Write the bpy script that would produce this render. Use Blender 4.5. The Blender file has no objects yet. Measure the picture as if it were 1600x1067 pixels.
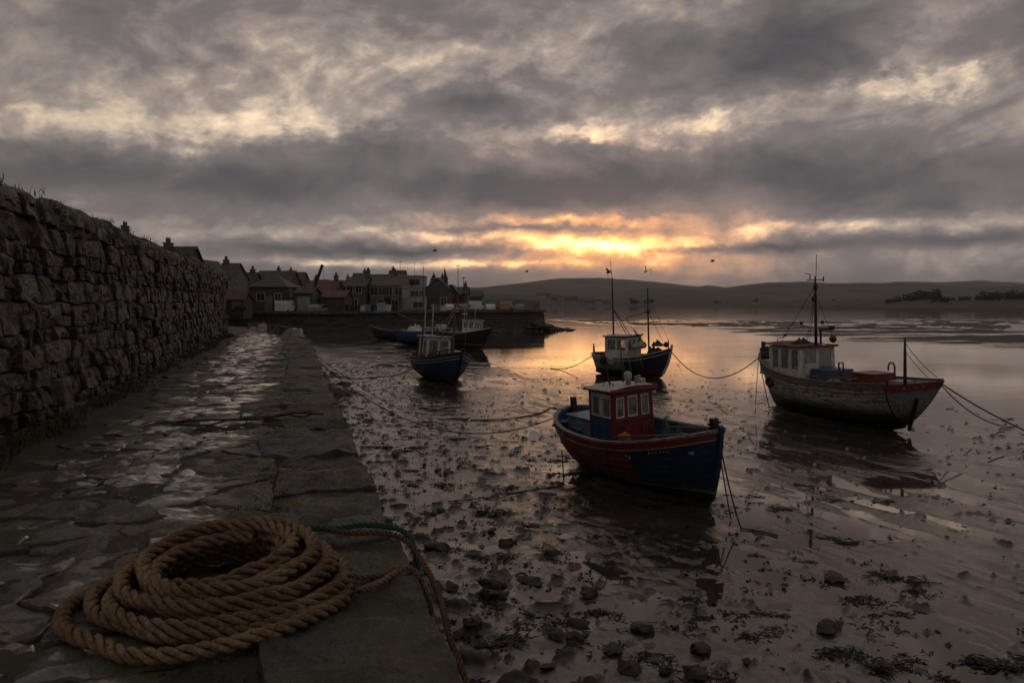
import bpy, math, random
import numpy as np
from mathutils import Vector, Matrix

# ------------------------------------------------------------------ camera, sky, sun, exposure
S = bpy.context.scene
COL = S.collection
CAM_Z = 4.0                      # eye height above the harbour mud; the quay top is at 2.5
QUAY_Z = 2.5
PITCH = math.atan(60.5 / 1244.4)
cam_data = bpy.data.cameras.new('camera')
cam_data.sensor_width = 36.0
cam_data.lens = 28.0
cam_data.clip_start = 0.05
cam_data.clip_end = 30000
cam = bpy.data.objects.new('camera', cam_data)
COL.objects.link(cam)
cam.location = (0, 0, CAM_Z)
cam.rotation_euler = (math.pi / 2 - PITCH, 0, 0)
S.camera = cam
S.view_settings.view_transform = 'Standard'
S.view_settings.look = 'None'
S.view_settings.gamma = 1
S.view_settings.exposure = 0.64
S.view_settings.use_curve_mapping = False
try:
    S.cycles.use_denoising = True
    S.cycles.max_bounces = 4
    S.cycles.diffuse_bounces = 2
    S.cycles.glossy_bounces = 2
    S.cycles.sample_clamp_indirect = 4.0
except Exception:
    pass

SUN_AZ, SUN_EL = math.radians(6.9), math.radians(3.9)     # azimuth measured from +Y towards +X
SKY_STRENGTH = 0.07

class NT:
    """small helper to write node trees"""
    def __init__(self, tree):
        self.t = tree
        tree.nodes.clear()
    def n(self, typ, **kw):
        nd = self.t.nodes.new(typ)
        for k, v in kw.items():
            setattr(nd, k, v)
        return nd
    def put(self, sock, v):
        if isinstance(v, bpy.types.NodeSocket):
            self.t.links.new(v, sock)
        elif v is not None:
            sock.default_value = v
    def m(self, op, a, b=None, c=None, clamp=False):
        nd = self.n('ShaderNodeMath', operation=op, use_clamp=clamp)
        self.put(nd.inputs[0], a); self.put(nd.inputs[1], b); self.put(nd.inputs[2], c)
        return nd.outputs[0]
    def v(self, op, a, b=None, c=None):
        nd = self.n('ShaderNodeVectorMath', operation=op)
        self.put(nd.inputs[0], a); self.put(nd.inputs[1], b); self.put(nd.inputs[2], c)
        return nd.outputs['Value'] if op in ('DOT_PRODUCT', 'LENGTH', 'DISTANCE') else nd.outputs[0]
    def xyz(self, x, y, z):
        nd = self.n('ShaderNodeCombineXYZ')
        self.put(nd.inputs[0], x); self.put(nd.inputs[1], y); self.put(nd.inputs[2], z)
        return nd.outputs[0]
    def sep(self, v):
        nd = self.n('ShaderNodeSeparateXYZ'); self.put(nd.inputs[0], v)
        return nd.outputs
    def noise(self, vec, scale, detail=4.0, rough=0.55, dist=0.0):
        nd = self.n('ShaderNodeTexNoise')
        self.put(nd.inputs['Vector'], vec)
        nd.inputs['Scale'].default_value = scale
        nd.inputs['Detail'].default_value = detail
        nd.inputs['Roughness'].default_value = rough
        nd.inputs['Distortion'].default_value = dist
        return nd
    def ramp(self, fac, stops, interp='LINEAR'):
        nd = self.n('ShaderNodeValToRGB')
        cr = nd.color_ramp
        cr.interpolation = interp
        while len(cr.elements) < len(stops):
            cr.elements.new(0.5)
        for e, (p, c) in zip(cr.elements, stops):
            e.position = p
            if not isinstance(c, (tuple, list)):
                c = (c, c, c)
            e.color = (c[0], c[1], c[2], 1)
        self.put(nd.inputs[0], fac)
        return nd.outputs[0]
    def mix(self, fac, a, b, mode='MIX'):
        nd = self.n('ShaderNodeMix', data_type='RGBA', blend_type=mode)
        self.put(nd.inputs[0], fac)
        for i, c in ((6, a), (7, b)):
            if isinstance(c, (tuple, list)) and len(c) == 3:
                c = (c[0], c[1], c[2], 1)
            self.put(nd.inputs[i], c)
        return nd.outputs[2]
    def sstep(self, x, lo, hi, a=0.0, b=1.0):
        nd = self.n('ShaderNodeMapRange', interpolation_type='SMOOTHSTEP')
        self.put(nd.inputs[0], x)
        for i, q in enumerate((lo, hi, a, b)):
            nd.inputs[i + 1].default_value = q
        return nd.outputs[0]

def build_world():
    w = bpy.data.worlds.new('World'); S.world = w; w.use_nodes = True
    k = NT(w.node_tree)
    d = k.v('NORMALIZE', k.n('ShaderNodeTexCoord').outputs['Generated'])
    dx, dy, dz = k.sep(d)
    deg = 180 / math.pi
    az = k.m('MULTIPLY', k.m('ARCTAN2', dx, dy), deg)
    el = k.m('MULTIPLY', k.m('ARCSINE', dz), deg)
    # cloud deck seen from below: directions projected on a high, slightly curved sheet
    zz = k.m('ADD', k.m('MAXIMUM', dz, 0.0), 0.16)
    sheet = k.xyz(k.m('DIVIDE', dx, zz), k.m('DIVIDE', dy, zz), 0.0)
    # wind-drawn streaks: stretched along one direction of the sheet
    rot = k.n('ShaderNodeMapping'); rot.inputs['Rotation'].default_value = (0, 0, math.radians(28))
    rot.inputs['Scale'].default_value = (0.9, 1.3, 1.0)
    k.put(rot.inputs[0], sheet)
    puff = k.v('ADD', k.v('MULTIPLY', d, (6.3, 6.3, 12.5)), k.xyz(0.0, 0.0, k.m('MULTIPLY', dx, -1.0)))
    big = k.noise(puff, 1.0, 7, 0.60, 0.7).outputs['Fac']
    fine = k.noise(k.v('MULTIPLY', puff, (1.0, 1.0, 0.8)), 3.6, 6, 0.62, 0.25).outputs['Fac']
    # warp of the cloud map so that no bank has a smooth outline
    wn = k.noise(k.v('MULTIPLY', d, (9.0, 9.0, 17.0)), 1.0, 5, 0.64)
    wv = k.v('SUBTRACT', wn.outputs['Color'], (0.5, 0.5, 0.5))
    ea = k.m('MINIMUM', k.m('MULTIPLY_ADD', k.m('MAXIMUM', el, 0.0), 0.34, 0.5), 5.5)
    uv = k.v('ADD', k.xyz(az, el, 0.0), k.v('MULTIPLY', wv, k.xyz(10.0, ea, 0.0)))
    wn2 = k.noise(k.v('MULTIPLY', d, (34.0, 34.0, 55.0)), 1.0, 4, 0.62)
    uv = k.v('ADD', uv, k.v('MULTIPLY', k.v('SUBTRACT', wn2.outputs['Color'], (0.5, 0.5, 0.5)), k.xyz(3.2, k.m('MULTIPLY', ea, 0.42), 0.0)))
    # banks (+) and breaks (-): azimuth, elevation, half width, half height in degrees, weight
    banks = [
        (19.4, 16.4, 5.0, 2.9, .40), (9.8, 16.6, 4.4, 2.0, .24), (-2.3, 14.4, 4.0, 1.7, .28), (-8.6, 11.0, 4.2, 1.5, .24),
        (-14.0, 10.4, 6.0, 1.3, .16), (-19.0, 7.9, 19.0, 1.7, .34), (16.0, 8.7, 15.0, 2.1, .36), (30.0, 7.6, 9.0, 1.6, .16), (1.0, 7.9, 9.0, 1.3, .30),
        (-9.2, 3.65, 11.0, .36, .36), (16.0, 3.75, 6.0, .34, .46), (29.0, 4.1, 8.0, .5, .34), (2.5, 5.25, 5.5, .26, .30),
        (25.0, 6.2, 6.0, .7, .16), (-17.0, 19.0, 9.0, 2.0, .08), (24.0, 19.0, 9.0, 2.0, .12), (0.0, 1.2, 60.0, 1.15, .14),
        (-15.6, 11.9, 11.0, 1.15, -.28), (-27.0, 10.8, 9.0, 1.0, -.26), (-20.0, 13.6, 8.0, 1.6, -.16), (-9.0, 15.4, 8.0, 1.8, -.13),
        (0.5, 17.0, 6.0, 1.6, -.15), (5.0, 11.7, 6.5, .85, -.36), (13.0, 12.6, 4.5, .9, -.26), (26.5, 13.4, 4.5, .75, -.30), (15.5, 18.6, 3.6, .9, -.12),
        (6.9, 3.95, 6.8, .66, -.54), (6.0, 5.9, 7.0, .5, -.30), (-8.5, 2.75, 14.0, .30, -.36), (21.5, 5.0, 10.0, .50, -.24), (-8.5, 4.6, 10.0, .42, -.26),
    ]
    D = None
    for a, e, ra, re_, wgt in banks:
        q = k.v('MULTIPLY_ADD', uv, (1 / ra, 1 / re_, 0.0), (-a / ra, -e / re_, 0.0))
        g = k.m('POWER', math.exp(-1), k.v('DOT_PRODUCT', q, q))
        D = k.m('MULTIPLY_ADD', g, wgt, D if D is not None else 0.56)
    D = k.m('ADD', D, k.m('MULTIPLY', k.m('SUBTRACT', big, 0.5), 0.85))
    D = k.m('ADD', D, k.m('MULTIPLY', k.m('SUBTRACT', fine, 0.5), k.sstep(D, .3, .8, .80, .16)))
    D = k.m('MAXIMUM', k.m('MINIMUM', D, 1.0), 0.0)
    # distance from the hidden sun
    sd = (math.sin(SUN_AZ) * math.cos(SUN_EL), math.cos(SUN_AZ) * math.cos(SUN_EL), math.sin(SUN_EL))
    ds = k.v('MULTIPLY', k.v('SUBTRACT', k.xyz(az, el, 0.0), (math.degrees(SUN_AZ), math.degrees(SUN_EL), 0.0)), (.92, 1.9, 0.0))
    r2 = k.v('DOT_PRODUCT', ds, ds)
    near = k.m('EXPONENT', k.m('MULTIPLY', r2, -1 / 85.0))
    wide = k.m('EXPONENT', k.m('MULTIPLY', r2, -1 / 900.0))
    grey = k.ramp(D, [(0.0, (.70, .54, .375)), (.2, (.43, .335, .245)), (.42, (.20, .167, .145)), (.62, (.103, .091, .087)), (.85, (.064, .059, .060)), (1.0, (.044, .043, .046))])
    warm = k.ramp(D, [(0.0, (2.1, 1.25, .50)), (.22, (1.2, .57, .18)), (.42, (.52, .235, .10)), (.62, (.22, .135, .1)), (.85, (.125, .09, .078)), (1.0, (.085, .066, .06))])
    colr = k.mix(near, grey, warm)
    bright = k.m('MULTIPLY_ADD', wide, 0.40, 1.10)
    colr = k.v('MULTIPLY', colr, k.xyz(bright, k.m('MULTIPLY', bright, 0.99), k.m('MULTIPLY', bright, 0.99)))
    # the Nishita sky behind the clouds
    sky = k.n('ShaderNodeTexSky', sky_type='NISHITA', sun_disc=False)
    sky.sun_elevation = SUN_EL
    sky.sun_rotation = SUN_AZ
    sky.air_density = 1.0
    sky.dust_density = 2.0
    bg1 = k.n('ShaderNodeBackground'); k.put(bg1.inputs[0], sky.outputs[0]); bg1.inputs[1].default_value = SKY_STRENGTH
    bg2 = k.n('ShaderNodeBackground'); k.put(bg2.inputs[0], colr); bg2.inputs[1].default_value = 1.0
    cover = k.sstep(D, 0.0, 0.35, 0.86, 1.0)
    mx = k.n('ShaderNodeMixShader'); k.put(mx.inputs[0], cover)
    k.put(mx.inputs[1], bg1.outputs[0]); k.put(mx.inputs[2], bg2.outputs[0])
    out = k.n('ShaderNodeOutputWorld'); k.put(out.inputs[0], mx.outputs[0])
    w.cycles.sampling_method = 'NONE'       # no bright peak in this sky: plain sampling is enough
build_world()

sun_data = bpy.data.lights.new('sun', 'SUN')
sun_data.energy = 0.05           # low behind the cloud bank: hardly any direct light is left
sun_data.angle = math.radians(60)
sun_data.color = (1.0, 0.62, 0.34)
sun = bpy.data.objects.new('sun', sun_data); COL.objects.link(sun)
sun.rotation_euler = Vector((math.sin(SUN_AZ) * math.cos(SUN_EL), math.cos(SUN_AZ) * math.cos(SUN_EL), math.sin(SUN_EL))).to_track_quat('Z', 'Y').to_euler()

# ------------------------------------------------------------------ numeric noise for the relief
def _hash(ix, iy, seed):
    h = (ix.astype(np.int64) * 374761393 + iy.astype(np.int64) * 668265263 + seed * 1442695041) & 0xffffffff
    h = ((h ^ (h >> 13)) * 1274126177) & 0xffffffff
    return ((h ^ (h >> 16)) & 0xffff) / 65535.0
def pn(x, y, seed=0):
    x = np.asarray(x, float); y = np.asarray(y, float)
    ix, iy = np.floor(x), np.floor(y)
    fx, fy = x - ix, y - iy
    ux, uy = fx ** 3 * (fx * (fx * 6 - 15) + 10), fy ** 3 * (fy * (fy * 6 - 15) + 10)
    def g(cx, cy):
        a = _hash(ix + cx, iy + cy, seed) * 2 * math.pi
        return np.cos(a) * (fx - cx) + np.sin(a) * (fy - cy)
    a = g(0, 0) * (1 - ux) + g(1, 0) * ux
    b = g(0, 1) * (1 - ux) + g(1, 1) * ux
    return (a * (1 - uy) + b * uy) * 1.5
def fbm(x, y, octv=4, seed=0, gain=0.5):
    t, a = 0, 1.0
    for o in range(octv):
        t = t + a * pn(x * 2 ** o + 13.7 * o, y * 2 ** o - 7.1 * o, seed + o)
        a *= gain
    return t
def sst(x, a, b):
    t = np.clip((x - a) / (b - a), 0, 1)
    return t * t * (3 - 2 * t)

# ------------------------------------------------------------------ mesh and object helpers
def mesh_obj(name, verts, faces, mat, parent=None, smooth=False):
    me = bpy.data.meshes.new(name)
    me.from_pydata([tuple(map(float, q)) for q in verts], [], faces)
    me.update()
    if smooth:
        me.polygons.foreach_set('use_smooth', [True] * len(me.polygons))
    if mat is not None:
        me.materials.append(mat)
    o = bpy.data.objects.new(name, me); COL.objects.link(o)
    if parent is not None:
        o.parent = parent
    return o
def grid_obj(name, P, mat, parent=None, smooth=True):
    """P: rows x cols x 3 array of points"""
    r, c = P.shape[:2]
    idx = np.arange(r * c).reshape(r, c)
    q = np.stack([idx[:-1, :-1], idx[:-1, 1:], idx[1:, 1:], idx[1:, :-1]], -1).reshape(-1, 4)
    me = bpy.data.meshes.new(name)
    me.vertices.add(r * c); me.vertices.foreach_set('co', P.reshape(-1).astype(np.float32))
    me.loops.add(len(q) * 4); me.loops.foreach_set('vertex_index', q.reshape(-1).astype(np.int32))
    me.polygons.add(len(q)); me.polygons.foreach_set('loop_start', np.arange(0, len(q) * 4, 4, dtype=np.int32))
    me.update(calc_edges=True); me.validate()
    me.polygons.foreach_set('use_smooth', [smooth] * len(me.polygons))
    me.materials.append(mat)
    o = bpy.data.objects.new(name, me); COL.objects.link(o)
    if parent is not None:
        o.parent = parent
    return o
def tag(o, label=None, cat=None, group=None, kind=None):
    for kk, vv in (('label', label), ('category', cat), ('group', group), ('kind', kind)):
        if vv:
            o[kk] = vv
    return o
def empty(name, loc=(0, 0, 0), rz=0.0, rx=0.0, ry=0.0):
    o = bpy.data.objects.new(name, None); COL.objects.link(o)
    o.location = loc; o.rotation_euler = (rx, ry, rz); o.empty_display_size = 0.2
    return o
def copy_tree(o, parent=None):
    c = o.copy(); COL.objects.link(c)
    if parent is not None:
        c.parent = parent
    for ch in list(o.children):
        copy_tree(ch, c)
    return c

class MB:
    """collects simple shapes into one mesh"""
    def __init__(self):
        self.v = []; self.f = []
    def add(self, vs, fs):
        b = len(self.v)
        self.v += [tuple(q) for q in vs]
        self.f += [tuple(i + b for i in q) for q in fs]
        return self
    def box(self, c, s, rz=0.0, taper=0.0, rot=None):
        vs = []
        M_ = rot if rot is not None else Matrix.Rotation(rz, 3, 'Z')
        for sz in (-1, 1):
            t = 1 - taper * (sz > 0)
            for sx, sy in ((-1, -1), (1, -1), (1, 1), (-1, 1)):
                vs.append(Vector(c) + M_ @ Vector((sx * s[0] / 2 * t, sy * s[1] / 2 * t, sz * s[2] / 2)))
        return self.add(vs, [(3, 2, 1, 0), (4, 5, 6, 7), (0, 1, 5, 4), (1, 2, 6, 5), (2, 3, 7, 6), (3, 0, 4, 7)])
    def bar(self, a, b, w, h=None):
        a, b = Vector(a), Vector(b); d = b - a; L = d.length
        q = d.to_track_quat('Z', 'Y').to_matrix()
        return self.box((a + b) / 2, (w, h or w, L), rot=q)
    def tube(self, path, r, n=6, cap=True):
        path = [Vector(p) for p in path]
        rs = r if isinstance(r, (list, tuple)) else [r] * len(path)
        vs, fs = [], []
        up = Vector((0.31, 0.2, 0.93)).normalized()
        for i, p in enumerate(path):
            t = (path[min(i + 1, len(path) - 1)] - path[max(i - 1, 0)]).normalized()
            if abs(t.dot(up)) > 0.97:
                x = t.cross(Vector((1, 0.1, 0))).normalized()
            else:
                x = t.cross(up).normalized()
            y = t.cross(x)
            for j in range(n):
                a = 2 * math.pi * j / n
                vs.append(p + (x * math.cos(a) + y * math.sin(a)) * rs[i])
        for i in range(len(path) - 1):
            for j in range(n):
                k2 = (j + 1) % n
                fs.append((i * n + j, i * n + k2, (i + 1) * n + k2, (i + 1) * n + j))
        if cap:
            fs.append(tuple(range(n - 1, -1, -1))); e = (len(path) - 1) * n
            fs.append(tuple(range(e, e + n)))
        return self.add(vs, fs)
    def lathe(self, prof, c=(0, 0, 0), n=12):
        vs, fs = [], []
        for r, z in prof:
            for j in range(n):
                a = 2 * math.pi * j / n
                vs.append((c[0] + r * math.cos(a), c[1] + r * math.sin(a), c[2] + z))
        for i in range(len(prof) - 1):
            for j in range(n):
                k2 = (j + 1) % n
                fs.append((i * n + j, i * n + k2, (i + 1) * n + k2, (i + 1) * n + j))
        fs.append(tuple(range(n - 1, -1, -1))); e = (len(prof) - 1) * n
        fs.append(tuple(range(e, e + n)))
        return self.add(vs, fs)
    def prism(self, poly, z0, z1):
        n = len(poly)
        vs = [(p[0], p[1], z0) for p in poly] + [(p[0], p[1], z1) for p in poly]
        return self.add(vs, [tuple(range(n - 1, -1, -1)), tuple(range(n, 2 * n))] + [(i, (i + 1) % n, n + (i + 1) % n, n + i) for i in range(n)])
    def build(self, name, mat, parent=None, smooth=False):
        return mesh_obj(name, self.v, self.f, mat, parent, smooth)

# ------------------------------------------------------------------ materials
MATS = {}
def new_mat(name):
    m = bpy.data.materials.new(name); m.use_nodes = True
    k = NT(m.node_tree)
    b = k.n('ShaderNodeBsdfPrincipled'); o = k.n('ShaderNodeOutputMaterial')
    k.put(o.inputs[0], b.outputs[0])
    return m, k, b
def bump(k, b, h, dist, strength=1.0):
    nd = k.n('ShaderNodeBump'); k.put(nd.inputs['Height'], h)
    nd.inputs['Distance'].default_value = dist; nd.inputs['Strength'].default_value = strength
    k.put(b.inputs['Normal'], nd.outputs[0])
def simple(name, col, rough=0.6, var=0.35, scale=6.0, bmp=0.0, metal=0.0, coord='Object', grime=None, spec=0.5):
    """painted or plain surface with blotchy colour and roughness"""
    if name in MATS:
        return MATS[name]
    m, k, b = new_mat(name)
    c = k.n('ShaderNodeTexCoord').outputs[coord]
    n1 = k.noise(c, scale, 6, 0.6).outputs['Fac']
    n2 = k.noise(k.v('MULTIPLY', c, (1.0, 1.0, 0.22)), scale * 3.1, 5, 0.65).outputs['Fac']
    f = k.sstep(n1, 0.3, 0.7)
    cc = k.mix(f, tuple(x * (1 - var) for x in col), tuple(min(1, x * (1 + var * .6)) for x in col))
    g = grime or tuple(x * 0.35 + 0.012 for x in col)
    cc = k.mix(k.sstep(n2, 0.54, 0.72, 0.0, 0.75), cc, g)
    k.put(b.inputs['Base Color'], cc)
    k.put(b.inputs['Roughness'], k.sstep(n2, 0.2, 0.8, max(0.03, rough - 0.15), min(1, rough + 0.15)))
    b.inputs['Metallic'].default_value = metal
    b.inputs['Specular IOR Level'].default_value = spec
    if bmp:
        bump(k, b, n2, bmp)
    MATS[name] = m
    return m
# ------------------------------------------------------------------ stone, mud and water materials
def wet_stone(name, c0, c1, moss=0.0, rough=(0.3, 0.75), wetstrip=False, scale=3.0, bmp=0.02, lichen=0.0, tonev=.7):
    m, k, b = new_mat(name)
    tc = k.n('ShaderNodeTexCoord').outputs['Object']
    info = k.n('ShaderNodeObjectInfo').outputs['Random']
    off = k.v('ADD', tc, k.xyz(k.m('MULTIPLY', info, 31.0), k.m('MULTIPLY', info, 17.0), 0.0))
    n1 = k.noise(off, scale, 7, 0.62, 0.3).outputs['Fac']
    n2 = k.noise(k.v('MULTIPLY', off, (1.0, 2.2, 2.2)), scale * 7, 6, 0.68, 0.4).outputs['Fac']
    n3 = k.noise(off, scale * 28, 3, 0.6).outputs['Fac']
    col = k.mix(k.sstep(n1, 0.32, 0.68), c0, c1)
    tone = k.m('MULTIPLY_ADD', info, tonev, 1.0 - tonev * .5)
    col = k.v('MULTIPLY', col, k.xyz(tone, tone, k.m('MULTIPLY', tone, 0.98)))
    hue = k.m('FRACT', k.m('MULTIPLY', info, 7.31))
    col = k.mix(k.sstep(hue, .6, .95, 0, .5), col, k.v('MULTIPLY', col, (1.25, .86, .72)))
    col = k.mix(k.sstep(hue, .05, .3, .8, 0), col, k.v('MULTIPLY', col, (1.15, 1.25, 1.32)))
    col = k.mix(k.sstep(n2, 0.5, 0.72, 0.0, 0.7), col, tuple(x * 0.3 for x in c0))
    col = k.mix(k.sstep(n3, .5, .68, 0, .4), col, k.v('MULTIPLY', col, (.45, .45, .45)))
    if lichen:
        lm = k.noise(off, scale * 2.3, 6, 0.7, 0.6).outputs['Fac']
        col = k.mix(k.sstep(lm, 0.55, 0.65, 0.0, lichen), col, (0.30, 0.28, 0.25))
        lo_ = k.noise(tc, scale * .55, 3, .5).outputs['Fac']
        col = k.mix(k.sstep(lo_, .4, .62, .65, 0), col, k.v('MULTIPLY', col, (.45, .45, .45)))
    if moss:
        nz = k.sep(k.n('ShaderNodeNewGeometry').outputs['Normal'])[2]
        mn = k.noise(tc, 0.9, 6, 0.7).outputs['Fac']
        mm = k.m('MULTIPLY', k.sstep(nz, 0.05, 0.7), k.sstep(mn, 0.45, 0.62, 0.0, moss))
        col = k.mix(mm, col, k.mix(n2, (0.035, 0.042, 0.010), (0.11, 0.105, 0.028)))
    k.put(b.inputs['Base Color'], col)
    lo, hi = rough
    r = k.sstep(k.m('ADD', k.m('MULTIPLY', n1, 0.5), k.m('MULTIPLY', n2, 0.5)), 0.36, 0.62, lo, hi)
    if wetstrip:
        # rain stands along the worn middle of the quay
        y = k.sep(tc)[1]
        wn = k.m('ADD', y, k.m('MULTIPLY', k.m('SUBTRACT', k.noise(tc, 0.55, 4, 0.6).outputs['Fac'], 0.5), 2.2))
        strip = k.m('MULTIPLY', k.sstep(wn, 0.35, 0.75), k.sstep(wn, 1.75, 2.35, 1.0, 0.0))
        gap_ = k.m('MULTIPLY', k.sstep(y, -.1, .1), k.sstep(y, .5, 1.0, 1.0, 0.0))      # moss in the joint behind the edge stones
        k.put(b.inputs['Base Color'], k.mix(k.m('MULTIPLY', gap_, k.sstep(k.noise(tc, 1.6, 5, .65).outputs['Fac'], .42, .6, 0, .85)), col, (.075, .072, .02)))
        film = k.m('MULTIPLY', k.m('MULTIPLY', strip, k.sstep(k.m('FRACT', k.m('MULTIPLY', info, 5.17)), .15, .35, .15, 1.0)), k.sstep(n1, 0.50, 0.60, 1.0, 0.12))
        r = k.m('MULTIPLY', r, k.m('MULTIPLY_ADD', film, -0.5, 1.0))
        k.put(b.inputs['Coat Weight'], film); b.inputs['Coat Roughness'].default_value = .12; b.inputs['Coat IOR'].default_value = 1.45
        h = k.m('MULTIPLY_ADD', n2, 1.0, k.m('MULTIPLY', n3, 0.6))
        nd = k.n('ShaderNodeBump'); k.put(nd.inputs['Height'], h); nd.inputs['Distance'].default_value = bmp
        k.put(nd.inputs['Strength'], k.m('MULTIPLY_ADD', film, -0.72, 1.0))
        k.put(b.inputs['Normal'], nd.outputs[0])
    else:
        bump(k, b, k.m('MULTIPLY_ADD', n2, 1.0, k.m('MULTIPLY', n3, 0.6)), bmp)
    k.put(b.inputs['Roughness'], r)
    MATS[name] = m
    return m
wet_stone('flagstone', (.032, .030, .028), (.125, .117, .112), rough=(.34, .8), wetstrip=True, scale=2.6, bmp=.034, moss=.45)
wet_stone('coping', (.042, .039, .036), (.13, .122, .115), rough=(.42, .85), scale=2.2, bmp=.042, moss=.7, lichen=.25)
wet_stone('wall_stone', (.026, .023, .021), (.135, .116, .103), rough=(.28, .7), scale=2.6, bmp=.05, moss=.95, lichen=.85, tonev=1.5)
wet_stone('wall_core', (.018, .016, .013), (.03, .026, .022), rough=(.7, .95), scale=4, bmp=.03, moss=.8)
wet_stone('quay_bed', (.022, .019, .015), (.05, .042, .032), rough=(.5, .9), scale=5, bmp=.03, moss=.9)
wet_stone('beach_stone', (.035, .03, .027), (.075, .064, .055), rough=(.3, .7), scale=5, bmp=.02)
wet_stone('pier_stone', (.03, .027, .023), (.065, .055, .045), rough=(.6, .95), scale=.8, bmp=.05, moss=.6)

def mud_material():
    m, k, b = new_mat('mud')
    tc = k.n('ShaderNodeTexCoord').outputs['Object']
    z = k.sep(tc)[2]
    n1 = k.noise(tc, 0.6, 6, 0.6).outputs['Fac']
    rot = k.n('ShaderNodeMapping'); rot.inputs['Rotation'].default_value = (0, 0, math.radians(-23))
    rot.inputs['Scale'].default_value = (3.2, 1.0, 1.0)
    k.put(rot.inputs[0], tc)
    n2 = k.noise(rot.outputs[0], 5.0, 6, 0.62, 0.5).outputs['Fac']
    n3 = k.noise(tc, 38.0, 4, 0.6).outputs['Fac']
    col = k.mix(k.sstep(n1, .35, .65), (.030, .026, .023), (.055, .047, .041))
    col = k.mix(k.sstep(n2, .52, .7, 0, .6), col, (.022, .018, .015))
    col = k.mix(k.sstep(k.m('ADD', z, k.m('MULTIPLY', k.m('SUBTRACT', n3, .5), .02)), .032, .05, 0, .9), col, (.010, .009, .006))
    k.put(b.inputs['Base Color'], col)
    wet = k.sstep(k.m('ADD', z, k.m('MULTIPLY', k.m('SUBTRACT', n1, .5), .06)), 0.0, 0.07, .06, .26)
    b.inputs['IOR'].default_value = 1.6
    dry = k.sstep(z, .035, .085, 0.0, .5)
    k.put(b.inputs['Roughness'], k.m('ADD', wet, dry))
    n4 = k.noise(rot.outputs[0], 17.0, 5, .62, .6).outputs['Fac']
    bump(k, b, k.m('ADD', k.m('MULTIPLY_ADD', n3, .12, n2), k.m('MULTIPLY', n4, .45)), .022, .5)
    MATS['mud'] = m
mud_material()
def water_material():
    m, k, b = new_mat('harbour_water')
    tc = k.n('ShaderNodeTexCoord').outputs['Object']
    y = k.sep(tc)[1]
    k.put(b.inputs['Base Color'], (.036, .030, .026, 1))
    b.inputs['Roughness'].default_value = .035
    b.inputs['IOR'].default_value = 1.42
    far = k.sstep(y, 18.0, 60.0)
    n1 = k.noise(k.v('MULTIPLY', tc, (.35, 1.0, 1.0)), 1.3, 5, .6, .3).outputs['Fac']
    n0 = k.noise(k.v('MULTIPLY', tc, (.05, .16, 1.0)), 1.0, 3, .5).outputs['Fac']
    nd = k.n('ShaderNodeBump'); k.put(nd.inputs['Height'], n1); nd.inputs['Distance'].default_value = .05
    k.put(nd.inputs['Strength'], k.m('MULTIPLY', k.m('MULTIPLY_ADD', far, .20, .03), k.sstep(n0, .35, .65, .25, 1.0)))
    k.put(b.inputs['Normal'], nd.outputs[0])
    MATS['water'] = m
water_material()

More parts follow.
